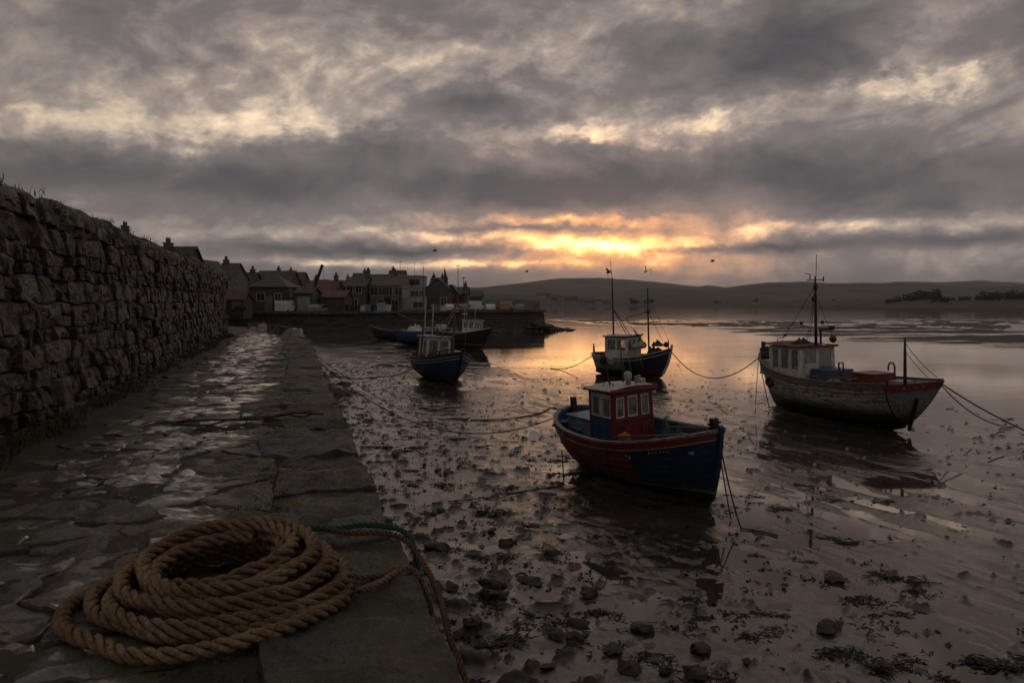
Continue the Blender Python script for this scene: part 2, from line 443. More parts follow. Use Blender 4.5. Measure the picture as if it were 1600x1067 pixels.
# ------------------------------------------------------------------ mud flat and water
TH = math.radians(15.5)                    # the quay runs this far left of the view
UX, UY = -math.sin(TH), math.cos(TH)       # along the quay
NX, NY = math.cos(TH), math.sin(TH)        # across it, towards the mud
def W(s, l, z=0.0):
    return (UX * s + NX * l, UY * s + NY * l, z)
def mud_h(X, Y):
    X = np.asarray(X, float); Y = np.asarray(Y, float)
    l = X * NX + Y * NY
    Yb = np.interp(X, [-60, -20, -8, -3, 0, 4, 11, 14, 16.5, 19, 40], [108, 104, 98, 62, 49, 42.5, 39.5, 33, 25, 15, -20])
    Yb = Yb + 3.0 * fbm(X / 6.0, Y / 6.0, 3, 91)
    ch = sst(Y - Yb, -5, 8)
    d = ((X - 24) * 54 + (Y - 118) * 18) / 56.9          # right of the line that bounds the sand bar
    d = d + 6.0 * fbm(X / 22.0, Y / 9.0, 3, 77)
    bar = sst(d, -3, 7) * (1 - sst(Y + 12 * fbm(X / 40, Y / 40, 2, 5), 165, 215))
    h = 0.005 - 0.139 * ch + 0.20 * bar
    h = h + 0.06 * (1 - sst(l, 0.6, 3.0)) + 0.012 * (1 - sst(l, 3, 9))
    fade = 1 - 0.75 * ch * (1 - bar)
    a = X * .39 - Y * .92; b = X * .92 + Y * .39
    right = sst(l, 5.0, 9.0)
    fine = 1 - sst(Y, 35, 75)
    h = h + fade * (0.022 * fbm(X / 2.6, Y / 2.6, 3, 1) + 0.012 * fbm(X / 9.0, Y / 9.0, 2, 3))
    h = h + fade * right * (0.024 * fbm(a / 3.2, b / .6, 4, 21) - .012 * np.exp(-(fbm(a / 6.0, b / 1.4, 3, 24) / .07) ** 2))
    h = h + fade * (1 - right) * fine * 0.026 * fbm(X / .6, Y / .6, 4, 31)
    h = h + fade * fine * (0.005 * fbm(a / .7, b / .16, 3, 41) + 0.002 * fbm(X / .13, Y / .13, 2, 51))
    # weed-grown lumps standing out of the silt, thickest along the quay
    dens = 1 - .95 * sst(l, 1.5, 8.0)
    lump_ = np.maximum(0, fbm(X / .42, Y / .42, 5, 131, .6) - .74 + .42 * dens) * (1 - sst(Y, 45, 70)) * (1 - ch)
    h = h + np.minimum(.07, .16 * lump_)
    for bx, by, hx, hy, Lb, Bb in ((2.84, 17.6, .42, -.91, 5.75, 2.35), (11.0, 27.5, -.30, .954, 7.6, 2.7), (6.55, 43.5, .72, -.69, 5.1, 2.2), (-3.66, 40.1, .4, -.916, 6.0, 2.5)):
        e = np.sqrt((((X - bx) * hx + (Y - by) * hy) / (Lb * .5)) ** 2 + (((X - bx) * hy - (Y - by) * hx) / (Bb * .5)) ** 2)
        h = h + (.09 + .05 * fbm(X / .5, Y / .5, 3, 141)) * np.exp(-((e - .62) / .22) ** 2) - .035 * np.exp(-((e - 1.15) / .22) ** 2)
    rib = np.sin(2 * math.pi * (b / .30 + 1.3 * fbm(X / 1.6, Y / 1.6, 2, 151)))
    h = h + .0065 * rib * sst(l, 3.0, 6.0) * (1 - sst(Y, 22, 34)) * sst(fbm(X / 3.0, Y / 3.0, 2, 152), -.25, .35) * (1 - ch)
    # ripples left on the sand bar
    h = h + bar * (0.05 * fbm(X / 5.0, Y / 1.6, 3, 61) + .09 * fbm(X / 22.0, Y / 7.0, 3, 63))
    return np.maximum(h, -0.6)
def build_mud():
    ang = np.radians(np.concatenate([np.linspace(-80, -36, 30)[:-1], np.linspace(-36, 37, 470), np.linspace(37, 80, 30)[1:]]))
    rad = np.concatenate([np.linspace(1.0, 6.0, 8)[:-1], np.geomspace(6.0, 130, 640), np.geomspace(130, 5300, 70)[1:]])
    A, R = np.meshgrid(ang, rad)
    X, Y = R * np.sin(A), R * np.cos(A)
    Z = mud_h(X, Y)
    Z = np.where(R > 1500, np.minimum(Z, -0.3), Z)
    o = grid_obj('mud_flat', np.stack([X, Y, Z], -1), MATS['mud'])
    tag(o, 'wet brown tidal mud flat with ridges and lumps', None, None, 'structure')
build_mud()
w_ = mesh_obj('water', [(-400, -20, 0), (5000, -20, 0), (5000, 5300, 0), (-3000, 5300, 0)], [(0, 1, 2, 3)], MATS['water'])
tag(w_, 'still shallow water lying in pools and the channel', None, None, 'structure')

# ------------------------------------------------------------------ stones as polygons: cells between jittered points
def voronoi(pts, x0, x1, y0, y1, sx=1.0, sy=1.0):
    pts = np.array(pts); cells = []
    Q = pts / np.array([sx, sy])
    for i, p in enumerate(Q):
        d2 = ((Q - p) ** 2).sum(1)
        nb = np.argsort(d2)[1:22]
        poly = [(x0 / sx, y0 / sy), (x1 / sx, y0 / sy), (x1 / sx, y1 / sy), (x0 / sx, y1 / sy)]
        for j in nb:
            q = Q[j]; nx, ny = q - p; c = (q[0] ** 2 + q[1] ** 2 - p[0] ** 2 - p[1] ** 2) / 2
            out = []
            for a in range(len(poly)):
                A, B = poly[a], poly[(a + 1) % len(poly)]
                da, db = A[0] * nx + A[1] * ny - c, B[0] * nx + B[1] * ny - c
                if da <= 0:
                    out.append(A)
                if da * db < 0:
                    t = da / (da - db); out.append((A[0] + (B[0] - A[0]) * t, A[1] + (B[1] - A[1]) * t))
            poly = out
            if len(poly) < 3:
                break
        cells.append([(a * sx, b * sy) for a, b in poly] if len(poly) >= 3 else None)
    return cells
def outline(poly, gap, npts, rnd, wob, rounding=2):
    P = np.array(poly); c = P.mean(0)
    ext = np.sqrt(((P - c) ** 2).sum(1)).mean()
    P = c + (P - c) * max(0.3, 1 - gap / ext)
    for _ in range(rounding):
        nx = np.roll(P, -1, 0); f = 0.2
        P = np.stack([P * (1 - f) + nx * f, P * f + nx * (1 - f)], 1).reshape(-1, 2)
    seg = np.sqrt(((np.roll(P, -1, 0) - P) ** 2).sum(1)); L = np.concatenate([[0], np.cumsum(seg)])
    PP = np.vstack([P, P[:1]]); t = np.linspace(0, L[-1], npts, endpoint=False)
    R = np.stack([np.interp(t, L, PP[:, 0]), np.interp(t, L, PP[:, 1])], 1)
    off = 1 + wob * fbm(R[:, 0] * 5 + rnd * 50, R[:, 1] * 5, 3, 7)
    return c + (R - c) * off[:, None], c
def stone_geo(poly, gap, top, deep, bulge, rnd, npts=16, rings=(1.0, .93, .72, .4), amp=.02, freq=6.0, wob=.05, tilt=(0, 0), rounding=2, chamfer=.012):
    """stone in (x, y) with its face towards +z; returns verts (x, y, depth) and faces"""
    R, c = outline(poly, gap, npts, rnd, wob, rounding)
    vs, fs = [], []
    def dz(P, base):
        n = fbm(P[:, 0] * freq + rnd * 37, P[:, 1] * freq + rnd * 11, 4, 3) * amp
        return base + n + (P[:, 0] - c[0]) * tilt[0] + (P[:, 1] - c[1]) * tilt[1]
    vs += [(a, b, -deep) for a, b in R]
    prof = {0: 0.0}
    AP = np.concatenate([c + (R - c) * s for s in rings] + [c[None, :]])
    AH = np.concatenate([np.full(npts, top + bulge * (1 - s ** 3) - (0.35 * bulge + chamfer if i == 0 else 0)) for i, s in enumerate(rings)] + [np.array([top + bulge])])
    vs += list(zip(AP[:, 0], AP[:, 1], dz(AP, AH)))
    nr = len(rings) + 1
    for i in range(nr - 1):
        for j in range(npts):
            k2 = (j + 1) % npts
            fs.append((i * npts + j, i * npts + k2, (i + 1) * npts + k2, (i + 1) * npts + j))
    e = (nr - 1) * npts
    for j in range(npts):
        fs.append((e + j, e + (j + 1) % npts, nr * npts))
    return vs, fs

RQ = TH + math.pi / 2
def sharp_rim(o, n):
    f = [True] * len(o.data.polygons); f[:n] = [False] * n
    o.data.polygons.foreach_set('use_smooth', f)
# ------------------------------------------------------------------ quay: bed, flagstones, coping
rng = random.Random(4)
QL, QR = -2.95, 0.62              # lateral limits of the quay
def quay_edge(s):
    return np.interp(s, [0, 30, 37, 48, 56, 70], [0.62, 0.72, 0.3, -1.3, -4.3, -9.0])
def quay_left(s):
    return np.interp(s, [0, 38, 42, 70], [-3.4, -3.6, -9.0, -16.0])
def build_quay():
    ss = np.concatenate([np.arange(-3, 14, .16), np.arange(14, 60, .35)])
    tt = np.linspace(0, 1, 60)
    Sg, T = np.meshgrid(ss, tt, indexing='ij')
    l0, l1 = quay_left(Sg), quay_edge(Sg) - 0.10
    L = l0 + (l1 - l0) * T
    Z = -0.014 + 0.022 * fbm(Sg / .9, L / .9, 4, 15) + 0.02 * fbm(Sg / .2, L / .2, 3, 16)
    foot = 1 - sst(L, -2.95, -2.45)
    Z = Z + np.where(Sg < 40, foot * (0.09 + 0.05 * fbm(Sg / .4, L / .3, 3, 18)), 0)
    P = np.stack([Sg, -L, Z], -1)
    # the sea face below the edge, battered and lumpy
    zz = np.linspace(-0.06, -2.9, 22)
    Sf, Zf = np.meshgrid(ss, zz, indexing='ij')
    Lf = quay_edge(Sf) - 0.10 + 0.07 * (-Zf) + 0.06 * fbm(Sf / .5, Zf / .4, 3, 25)
    F = np.stack([Sf, -Lf, Zf], -1)
    q = grid_obj('quay', np.concatenate([P, F[:, 1:]], 1), MATS['quay_bed'])
    q.location = (0, 0, QUAY_Z); q.rotation_euler = (0, 0, RQ)
    tag(q, 'old stone quay with worn wet flagstones and large edge stones', None, None, 'structure')
    # coping slabs along the edge
    s = 1.5; rest = MB(); i = 0
    while s < 37:
        ln = rng.uniform(.55, 1.25) if s > 6 else rng.uniform(1.0, 1.5)
        e = float(quay_edge(s + ln / 2)); inn = rng.uniform(.72, 1.0)
        er = e + rng.uniform(-.025, .025)
        poly = [(s + rng.uniform(-.02, .02), er - inn + rng.uniform(-.08, .08)), (s + ln + rng.uniform(-.02, .02), er - inn + rng.uniform(-.08, .08)),
                (s + ln, er + rng.uniform(-.03, .03)), (s, er + rng.uniform(-.03, .03))]
        near = s < 12
        npts, rings = (90, (1.0, .99, .95, .86, .75, .62, .48, .33, .17)) if near else (20, (1.0, .95, .7, .35))
        vs, fs = stone_geo(poly, .010, rng.uniform(-.015, .02), .38, .012, rng.random(), npts, rings, .045, 2.8, .018, (rng.uniform(-.02, .02), rng.uniform(-.03, .01)), 0, .012)
        vs = [(a, -b, c) for a, b, c in vs]; fs = [f[::-1] for f in fs]
        sharp_rim(mesh_obj('coping_stone', vs, fs, MATS['coping'], q, True), npts * 2)
        s += ln + .01; i += 1
    # flagstones
    pts = []
    s = 1.6; row = 0
    while s < 56:
        dl = .40 + .1 * rng.random()
        lo, hi = float(quay_left(s)) + .35, float(quay_edge(s)) - 1.0
        l = lo + rng.random() * .4
        while l < hi + .2:
            pts.append((s + rng.uniform(-.13, .13), l + rng.uniform(-.11, .11))); l += rng.uniform(.36, .78)
        s += dl * .92; row += 1
    cells = voronoi(pts, 1.0, 57, -14, 0.2, 1.0, 1.25)
    items = []
    for p, c in zip(pts, cells):
        if not c or max(abs(a - p[0]) for a, b in c) > 1.2 or max(abs(b - p[1]) for a, b in c) > 1.4:
            continue
        emax = float(quay_edge(p[0])) - .80
        c = [(a, min(b, emax)) for a, b in c]
        items.append((p[0], c))
    items.sort(key=lambda t: t[0])
    for i, (s, c) in enumerate(items):
        near = s < 11
        npts, rings = (48, (1.0, .985, .93, .8, .62, .42, .22)) if near else (14, (1.0, .9, .55))
        lat = sum(b for a, b in c) / len(c)
        sink = -.035 if lat < -2.2 else 0
        vs, fs = stone_geo(c, .007, rng.uniform(-.016, .012) + sink, .12, .004, rng.random(), npts, rings, .026, 3.8, .10, (rng.uniform(-.02, .02), rng.uniform(-.015, .015)), 0, .010)
        vs = [(a, -b, z) for a, b, z in vs]; fs = [f[::-1] for f in fs]
        if i < 280:
            sharp_rim(mesh_obj('flagstone', vs, fs, MATS['flagstone'], q, True), npts * 2)
        else:
            rest.add(vs, fs)
    r = rest.build('far_flagstones', MATS['flagstone'], q, True)
    r['kind'] = 'stuff'
    return q
quay = build_quay()

# ------------------------------------------------------------------ rubble wall along the quay
WALL_S0, WALL_S1 = 6.5, 39.5
def wall_top(s):
    return 2.76 + .003 * np.asarray(s) + .12 * fbm(np.asarray(s) / 1.7, np.asarray(s) * 0, 3, 44) + .05 * fbm(np.asarray(s) / .35, np.asarray(s) * 0, 2, 45)
def wall_l(s, z):                     # lateral position of the face
    return -2.86 - .075 * z + .05 * fbm(np.asarray(s) / 2.2, np.asarray(z) / 1.2, 2, 46)
def build_wall():
    t = empty('harbour_wall', (0, 0, QUAY_Z), RQ)
    tag(t, 'tall dark rubble stone wall with mossy top along the quay', 'wall', None, 'thing')
    # core
    ss = np.linspace(WALL_S0, WALL_S1, 140)
    prof = [(0.10, -.3, 0), (0.10, .3, 0), (0.10, .6, 0), (0.10, .92, 0), (.16, 1.0, 0), (.45, 1.03, 0), (.75, 1.0, 0), (.85, .9, 0), (.9, -.3, 0)]
    P = np.zeros((len(ss), len(prof), 3))
    for j, (dpt, zf, _) in enumerate(prof):
        z = zf * (wall_top(ss) - .02)
        P[:, j, 0] = ss; P[:, j, 1] = -wall_l(ss, z) + dpt; P[:, j, 2] = z
    core = grid_obj('core', P, MATS['wall_core'], t)
    # end face
    vs = [tuple(P[-1, j]) for j in range(len(prof))]
    mesh_obj('end_face', vs, [tuple(range(len(prof)))], MATS['wall_core'], t)
    # face stones: rough courses of squared rubble, wavy beds, some stones split in two
    items = []
    beds = [-.1]
    while beds[-1] < 2.62: beds.append(beds[-1] + rng.choice([.17, .22, .27, .33, .40]))
    sg = np.arange(WALL_S0 - 1, WALL_S1 + 2, .05)
    wav = [beds[q] + .075 * pn(sg / 1.3 + q * 9.1, sg * 0 + q * 3.3, 17) + .04 * pn(sg / .4 + q * 5.7, sg * 0 + q * 1.3, 19) for q in range(len(beds))]
    def bed(k_, s): return float(np.interp(s, sg, wav[k_]))
    for k_ in range(len(beds) - 1):
        s = WALL_S0 - rng.random() * .4; sk0 = rng.uniform(-.05, .05)
        while s < WALL_S1:
            hgt = beds[k_ + 1] - beds[k_]; ln = hgt * rng.choice([.7, .95, 1.2, 1.5, 1.9, 2.3])
            e = min(s + ln, WALL_S1 + .1); sk1 = rng.uniform(-.06, .06)
            n_ = 4
            lo = [(s + sk0 * 0 + (e - s) * q / n_, bed(k_, s + (e - s) * q / n_)) for q in range(n_ + 1)]
            hi = [(s + sk0 + (e - s + sk1 - sk0) * q / n_, bed(k_ + 1, s + (e - s) * q / n_)) for q in range(n_ + 1)]
            polys = [lo + hi[::-1]]
            if hgt > .3 and rng.random() < .3:                      # two thin stones in place of one
                f = rng.uniform(.35, .65); md = [(a[0] * (1 - f) + b[0] * f, a[1] * (1 - f) + b[1] * f + rng.uniform(-.02, .02)) for a, b in zip(lo, hi)]
                polys = [lo + md[::-1], md + hi[::-1]]
            for c in polys:
                items.append(((e - s) * hgt / len(polys) / max(s, 5) ** 2.0, (s, beds[k_]), c))
            s = e; sk0 = sk1
    items.sort(key=lambda q: -q[0])
    rest = MB()
    for i, (_, p, c) in enumerate(items):
        near = p[0] < 18
        npts, rings = (24, (1.0, .95, .72, .4)) if near else (14, (1.0, .92, .5))
        r = rng.random()
        vs, fs = stone_geo(c, rng.uniform(.008, .02), rng.choice([-.05, -.02, 0, .02, .03, .07]), .16, rng.uniform(.0, .025), r, npts, rings, .035, 6.0, .05, (rng.uniform(-.09, .09), rng.uniform(-.14, .10)), 1 if rng.random() < .6 else 0, .012)
        va = np.array(vs); va = np.stack([va[:, 0], -wall_l(va[:, 0], va[:, 1]) - va[:, 2], va[:, 1]], 1); vs = va.tolist()
        if i < 290:
            mesh_obj('stone', vs, fs, MATS['wall_stone'], t, False)
        else:
            rest.add(vs, fs)
    r = rest.build('small_stones', MATS['wall_stone'], t); r['kind'] = 'stuff'
    # rough cap stones, bedded on top
    s = WALL_S0
    while s < WALL_S1:
        ln = rng.uniform(.35, .95); mid = s + ln / 2
        zt = float(wall_top(mid)); y0 = -float(wall_l(mid, zt))
        n_, mseg = 11, 9
        r0 = rng.random() * 40; hh = rng.uniform(.20, .36)
        vs, fs = [], []
        ga, gb = np.meshgrid(np.linspace(0, 1, mseg), math.pi * np.linspace(0, 1, n_) * 1.15 - .08 * math.pi, indexing='ij')
        NN = fbm(ga * 2.5 + r0, gb * 1.4, 4, 9)
        for a in range(mseg):
            fa = a / (mseg - 1); edge = math.sin(math.pi * min(max(fa, .06), .94)) ** .35
            for b in range(n_):
                th = math.pi * (b / (n_ - 1)) * 1.15 - .08 * math.pi
                yy = .44 - .52 * math.cos(th) * edge
                z2 = hh * math.sin(th) * edge
                nn = float(NN[a, b])
                vs.append((s + fa * ln, y0 + yy + nn * .07, zt - .14 + z2 * (1 + .35 * nn)))
        for a in range(mseg - 1):
            for b in range(n_ - 1):
                i0 = a * n_ + b; fs.append((i0, i0 + n_, i0 + n_ + 1, i0 + 1))
        fs.append(tuple(range(n_))); fs.append(tuple(range((mseg - 1) * n_ + n_ - 1, (mseg - 1) * n_ - 1, -1)))
        mesh_obj('cap_stone', vs, fs, MATS['wall_stone'], t, True)
        s += ln * .97
    return t
wall = build_wall()
# ------------------------------------------------------------------ boats
def hull_mat(name, aft, fwd=None, split=0.0, wl=.4, bottom=(.012, .011, .010), line=None, wear=.3, wear_col=(.16, .14, .12), grime=.6):
    """old boat paint: colours by place on the hull, flaked, streaked and slimy towards the keel"""
    m, k, b = new_mat(name)
    tc = k.n('ShaderNodeTexCoord').outputs['Object']
    x, y, z = k.sep(tc)
    n1 = k.noise(k.v('MULTIPLY', tc, (1.0, 1.0, 2.5)), 1.6, 6, .65, .3).outputs['Fac']
    n2 = k.noise(k.v('MULTIPLY', tc, (.8, .8, 5.0)), 3.4, 7, .72, .5).outputs['Fac']
    st = k.noise(k.v('MULTIPLY', tc, (7.0, 7.0, .6)), 1.4, 5, .6).outputs['Fac']
    col = aft
    if fwd:
        xs = k.m('ADD', x, k.m('MULTIPLY', k.m('SUBTRACT', n2, .5), .05))
        col = k.mix(k.sstep(xs, split - .02, split + .02), aft, fwd)
    else:
        col = k.mix(1.0, aft, aft)
    col = k.mix(k.sstep(n1, .35, .7, 0, .45), col, k.v('MULTIPLY', col, (.55, .55, .55)))
    col = k.mix(k.sstep(n2, .70 - .28 * wear, .74 - .24 * wear, 0, .85), col, wear_col)
    col = k.mix(k.sstep(st, .5, .74, 0, grime), col, (.02, .017, .013))
    zz = k.m('ADD', z, k.m('MULTIPLY', k.m('SUBTRACT', n1, .5), .06))
    if line:
        col = k.mix(k.m('MULTIPLY', k.sstep(z, wl - .005, wl + .005), k.sstep(z, wl + .045, wl + .055, 1, 0)), col, line)
    else:
        col = k.mix(k.sstep(zz, wl, wl + .35, .7, 0), col, (.022, .02, .013))
    col = k.mix(k.sstep(zz, wl - .02, wl + .01, 1, 0), col, k.mix(k.sstep(n2, .45, .7), bottom, tuple(q * 1.8 + .01 for q in bottom)))
    k.put(b.inputs['Base Color'], col)
    k.put(b.inputs['Roughness'], k.sstep(n1, .3, .7, .38, .7))
    bump(k, b, k.m('ADD', k.m('MULTIPLY', n2, .6), k.m('MULTIPLY', st, .4)), .008, .8)
    MATS[name] = m
    return m
def glass_mat():
    m = bpy.data.materials.new('window_glass'); m.use_nodes = True
    k = NT(m.node_tree)
    tr = k.n('ShaderNodeBsdfTransparent'); tr.inputs[0].default_value = (.94, .94, .93, 1)
    gl = k.n('ShaderNodeBsdfGlossy'); gl.inputs['Roughness'].default_value = .06; gl.inputs[0].default_value = (.9, .9, .9, 1)
    df = k.n('ShaderNodeBsdfDiffuse'); df.inputs[0].default_value = (.52, .51, .48, 1)
    fr = k.n('ShaderNodeFresnel'); fr.inputs[0].default_value = 1.5
    mx = k.n('ShaderNodeMixShader'); k.put(mx.inputs[0], k.m('MULTIPLY_ADD', fr.outputs[0], 1.0, .04, clamp=True))
    k.put(mx.inputs[1], tr.outputs[0]); k.put(mx.inputs[2], gl.outputs[0])
    m2 = k.n('ShaderNodeMixShader')
    nz = k.noise(k.n('ShaderNodeTexCoord').outputs['Object'], 5.0, 5, .65).outputs['Fac']
    k.put(m2.inputs[0], k.sstep(nz, .35, .7, .08, .38))           # salt and dirt, paled to paint in the sky-lit view through the panes
    k.put(m2.inputs[1], mx.outputs[0]); k.put(m2.inputs[2], df.outputs[0])
    o = k.n('ShaderNodeOutputMaterial'); k.put(o.inputs[0], m2.outputs[0])
    MATS['glass'] = m
glass_mat()
simple('white_paint', (.55, .54, .51), .5, .3, 4, .004, grime=(.16, .13, .10))
simple('grey_paint', (.33, .33, .32), .5, .3, 4, .004)
simple('red_paint', (.15, .024, .018), .45, .35, 5, .004, grime=(.045, .018, .014))
simple('blue_paint', (.026, .058, .13), .45, .35, 5, .004, grime=(.02, .022, .028))
simple('pale_blue', (.13, .19, .26), .5, .35, 5, .004)
simple('black_paint', (.014, .013, .013), .45, .3, 5, .003)
simple('dark_metal', (.03, .027, .025), .5, .4, 9, .003, .3)
simple('rust_metal', (.085, .034, .018), .7, .5, 9, .005)
simple('deck_wood', (.10, .082, .064), .6, .4, 7, .005)
simple('mast_wood', (.085, .05, .03), .55, .35, 6, .003)
simple('pale_metal', (.36, .35, .33), .45, .25, 6, .002)
simple('worn_rail', (.16, .17, .18), .6, .5, 7, .006, grime=(.06, .04, .03))
simple('canvas', (.20, .18, .15), .85, .3, 6, .006)
simple('orange_buoy', (.30, .07, .015), .5, .35, 6, .003)
simple('old_rope', (.07, .052, .034), .9, .4, 30, .004)
simple('pale_rope', (.26, .22, .17), .85, .3, 30, .004)
simple('dark_rope', (.028, .024, .019), .9, .3, 30, .003)
simple('green_net', (.018, .075, .065), .85, .4, 20, .006)

class Hull:
    def __init__(s, L, B, mid, bow, stern, transom=0.0, rake=.3, fore=.9, srake=.15, bul=.42, tm=.45):
        s.L, s.B, s.mid, s.bow, s.stern, s.tr, s.rake, s.fore, s.srake, s.bul, s.tm = L, B, mid, bow, stern, transom, rake, fore, srake, bul, tm
    def eb(s, t): return np.clip((t - s.tm) / (1 - s.tm), 0, 1)
    def es(s, t): return np.clip((s.tm - t) / s.tm, 0, 1)
    def zs(s, t): return s.mid + (s.bow - s.mid) * s.eb(t) ** 2 + (s.stern - s.mid) * s.es(t) ** 2
    def half(s, t):
        f = np.where(t > s.tm, np.maximum(0, 1 - s.eb(t) ** 2.4) ** .8, 1 - (1 - s.tr) * s.es(t) ** 2.2 if s.tr > 0 else np.maximum(0, 1 - s.es(t) ** 2.8) ** .62)
        return s.B / 2 * f + .025
    def pt(s, t, v, side, off=0.0):
        t = np.asarray(t, float) + 0 * np.asarray(v, float); v = np.asarray(v, float) + 0 * t
        eb, es = s.eb(t), s.es(t)
        zk = .05 + .22 * eb ** 4 + (.28 if s.tr > 0 else .2) * es ** 3
        g = (1 - np.clip(1 - v, 0, 1) ** 2.3) ** .66
        w = np.clip(eb ** 1.4 + .55 * es ** 2.0, 0, 1)
        y = s.half(t) * ((1 - w) * g + w * np.clip(v, 0, 1.2) ** .85)
        x = (t - .5) * s.L + s.rake * (v - 1) * eb ** 3 - s.fore * np.clip(1 - v, 0, 1) ** 2.2 * eb ** 4 + s.srake * (1 - v) * es ** 3
        return np.stack([x, side * (y + off), zk + (s.zs(t) - zk) * v], -1)
    def at_height(s, t, z):            # v that gives height z
        eb, es = s.eb(t), s.es(t)
        zk = .05 + .22 * eb ** 4 + (.28 if s.tr > 0 else .2) * es ** 3
        return np.clip((z - zk) / (s.zs(t) - zk), 0, 1)
def sweep(P, w, h):
    """rectangular bar swept along points P (n x 3), width across y, height z"""
    n = len(P); vs = []; fs = []
    for i in range(n):
        t = P[min(i + 1, n - 1)] - P[max(i - 1, 0)]; t = t / (np.linalg.norm(t) + 1e-9)
        nx, ny = -t[1], t[0]; q = math.hypot(nx, ny) or 1; nx, ny = nx / q, ny / q
        for a, c in ((-1, -1), (1, -1), (1, 1), (-1, 1)):
            vs.append((P[i][0] + nx * a * w / 2, P[i][1] + ny * a * w / 2, P[i][2] + c * h / 2))
    for i in range(n - 1):
        for j in range(4):
            k2 = (j + 1) % 4; fs.append((i * 4 + j, i * 4 + k2, i * 4 + 4 + k2, i * 4 + 4 + j))
    fs += [(3, 2, 1, 0), tuple(range(n * 4 - 4, n * 4))]
    return vs, fs
def build_hull(root, H, mats, strakes=8, planks=True, ns=30, lining='blue_paint', deck='deck_wood', rail='deck_wood', rub=None, stem='black_paint', post=.12):
    t = np.linspace(0, 1, ns)
    t = .5 - .5 * np.cos(np.pi * t); t = t * .75 + np.linspace(0, 1, ns) * .25
    vv = np.linspace(0, 1, strakes + 1)
    for side in (-1, 1):
        if planks:
            for j in range(strakes):
                dv = vv[1]; rows = [H.pt(t, vv[j], side, -.02), H.pt(t, vv[j] + dv * .07, side, .012), H.pt(t, vv[j] + dv * .5, side, .015), H.pt(t, vv[j] + dv * .93, side, .010), H.pt(t, vv[j + 1], side, -.02)]
                P = np.stack(rows, 0)
                if side > 0: P = P[::-1]
                grid_obj('plank', P, mats[1] if j == strakes - 1 else mats[0], root, False)
        else:
            P = np.stack([H.pt(t, v, side) for v in np.linspace(0, 1, 12)], 0)
            if side > 0: P = P[::-1]
            grid_obj('hull_side', P, mats[0], root, True)
        gw = H.pt(t, 1.0, side, -.02); gw[:, 2] += .025
        vs, fs = sweep(gw, .10, .055); mesh_obj('gunwale', vs, fs, MATS[rail], root)
        if rub:
            for rv, rm, rh in rub:
                vs, fs = sweep(H.pt(t, rv, side, .022), .035, rh); mesh_obj('rubbing_strake', vs, fs, MATS[rm], root)
        zd = H.zs(t) - H.bul
        vd = H.at_height(t, zd)
        P = np.stack([H.pt(t, vd + (1 - vd) * q, side, -.055) for q in (0, .5, 1.0)], 0)
        P[:, :, 1] = np.where(P[:, :, 1] * side < 0, 0, P[:, :, 1])
        if side < 0: P = P[::-1]
        grid_obj('bulwark', P, MATS[lining], root, False)
    zd = H.zs(t) - H.bul; vd = H.at_height(t, zd)
    a, b = H.pt(t, vd, 1, -.04), H.pt(t, vd, -1, -.04)
    P = np.stack([a, a * np.array([1, .33, 1]) + [0, 0, .02], b * np.array([1, .33, 1]) + [0, 0, .02], b], 0)
    grid_obj('deck', P[::-1], MATS[deck], root, False)
    # stem and keel
    v = np.linspace(0, 1, 14)
    st = H.pt(np.ones(14), v, 1); st[:, 1] = 0
    mb = MB(); pts = [Vector(p) + Vector((.03, 0, 0)) for p in st]
    pts.append(pts[-1] + Vector((.03, 0, post)))
    for a_, b_ in zip(pts[:-1], pts[1:]): mb.bar(a_, b_ + (b_ - a_) * .1, .09, .10)
    mb.build('stem', MATS[stem] if stem else mats[0], root)
    ke = H.pt(t, 0.0, 1); ke[:, 1] = 0; ke[:, 2] -= .03
    vs, fs = sweep(ke, .09, .12); mesh_obj('keel', vs, fs, MATS['black_paint'], root)
def transom(root, H, mat_low, mat_top, band):
    v = np.linspace(0, 1, 12)
    a, b = H.pt(np.zeros(12), v, 1, .012), H.pt(np.zeros(12), v, -1, .012)
    for nm, lo, hi, m_ in (('transom', 0, 9, mat_low), ('transom_band', 9, 12, mat_top)):
        sl = slice(lo, hi + (1 if nm == 'transom' else 0))
        A, B_ = a[sl], b[sl]
        ex = np.linspace(0, 1, 7)[:, None, None]
        P = A[None] * (1 - ex) + B_[None] * ex
        P[:, :, 0] -= (.05 + .10 * np.sin(np.pi * ex[:, :, 0])) + (.012 if nm == 'transom_band' else 0)
        grid_obj(nm, P, m_, root, False)
def panel(mb, A0, B0, A1, B1, u0, u1, v0, v1, th, out):
    """slab on the patch A0-B0 (bottom) / A1-B1 (top), th thick behind it"""
    def p(u, v):
        lo = Vector(A0).lerp(Vector(B0), u); hi = Vector(A1).lerp(Vector(B1), u); return lo.lerp(hi, v)
    q = [p(u0, v0), p(u1, v0), p(u1, v1), p(u0, v1)]
    o = Vector(out) * th
    mb.add(q + [c - o for c in q], [(0, 1, 2, 3), (7, 6, 5, 4), (0, 4, 5, 1), (1, 5, 6, 2), (2, 6, 7, 3), (3, 7, 4, 0)])
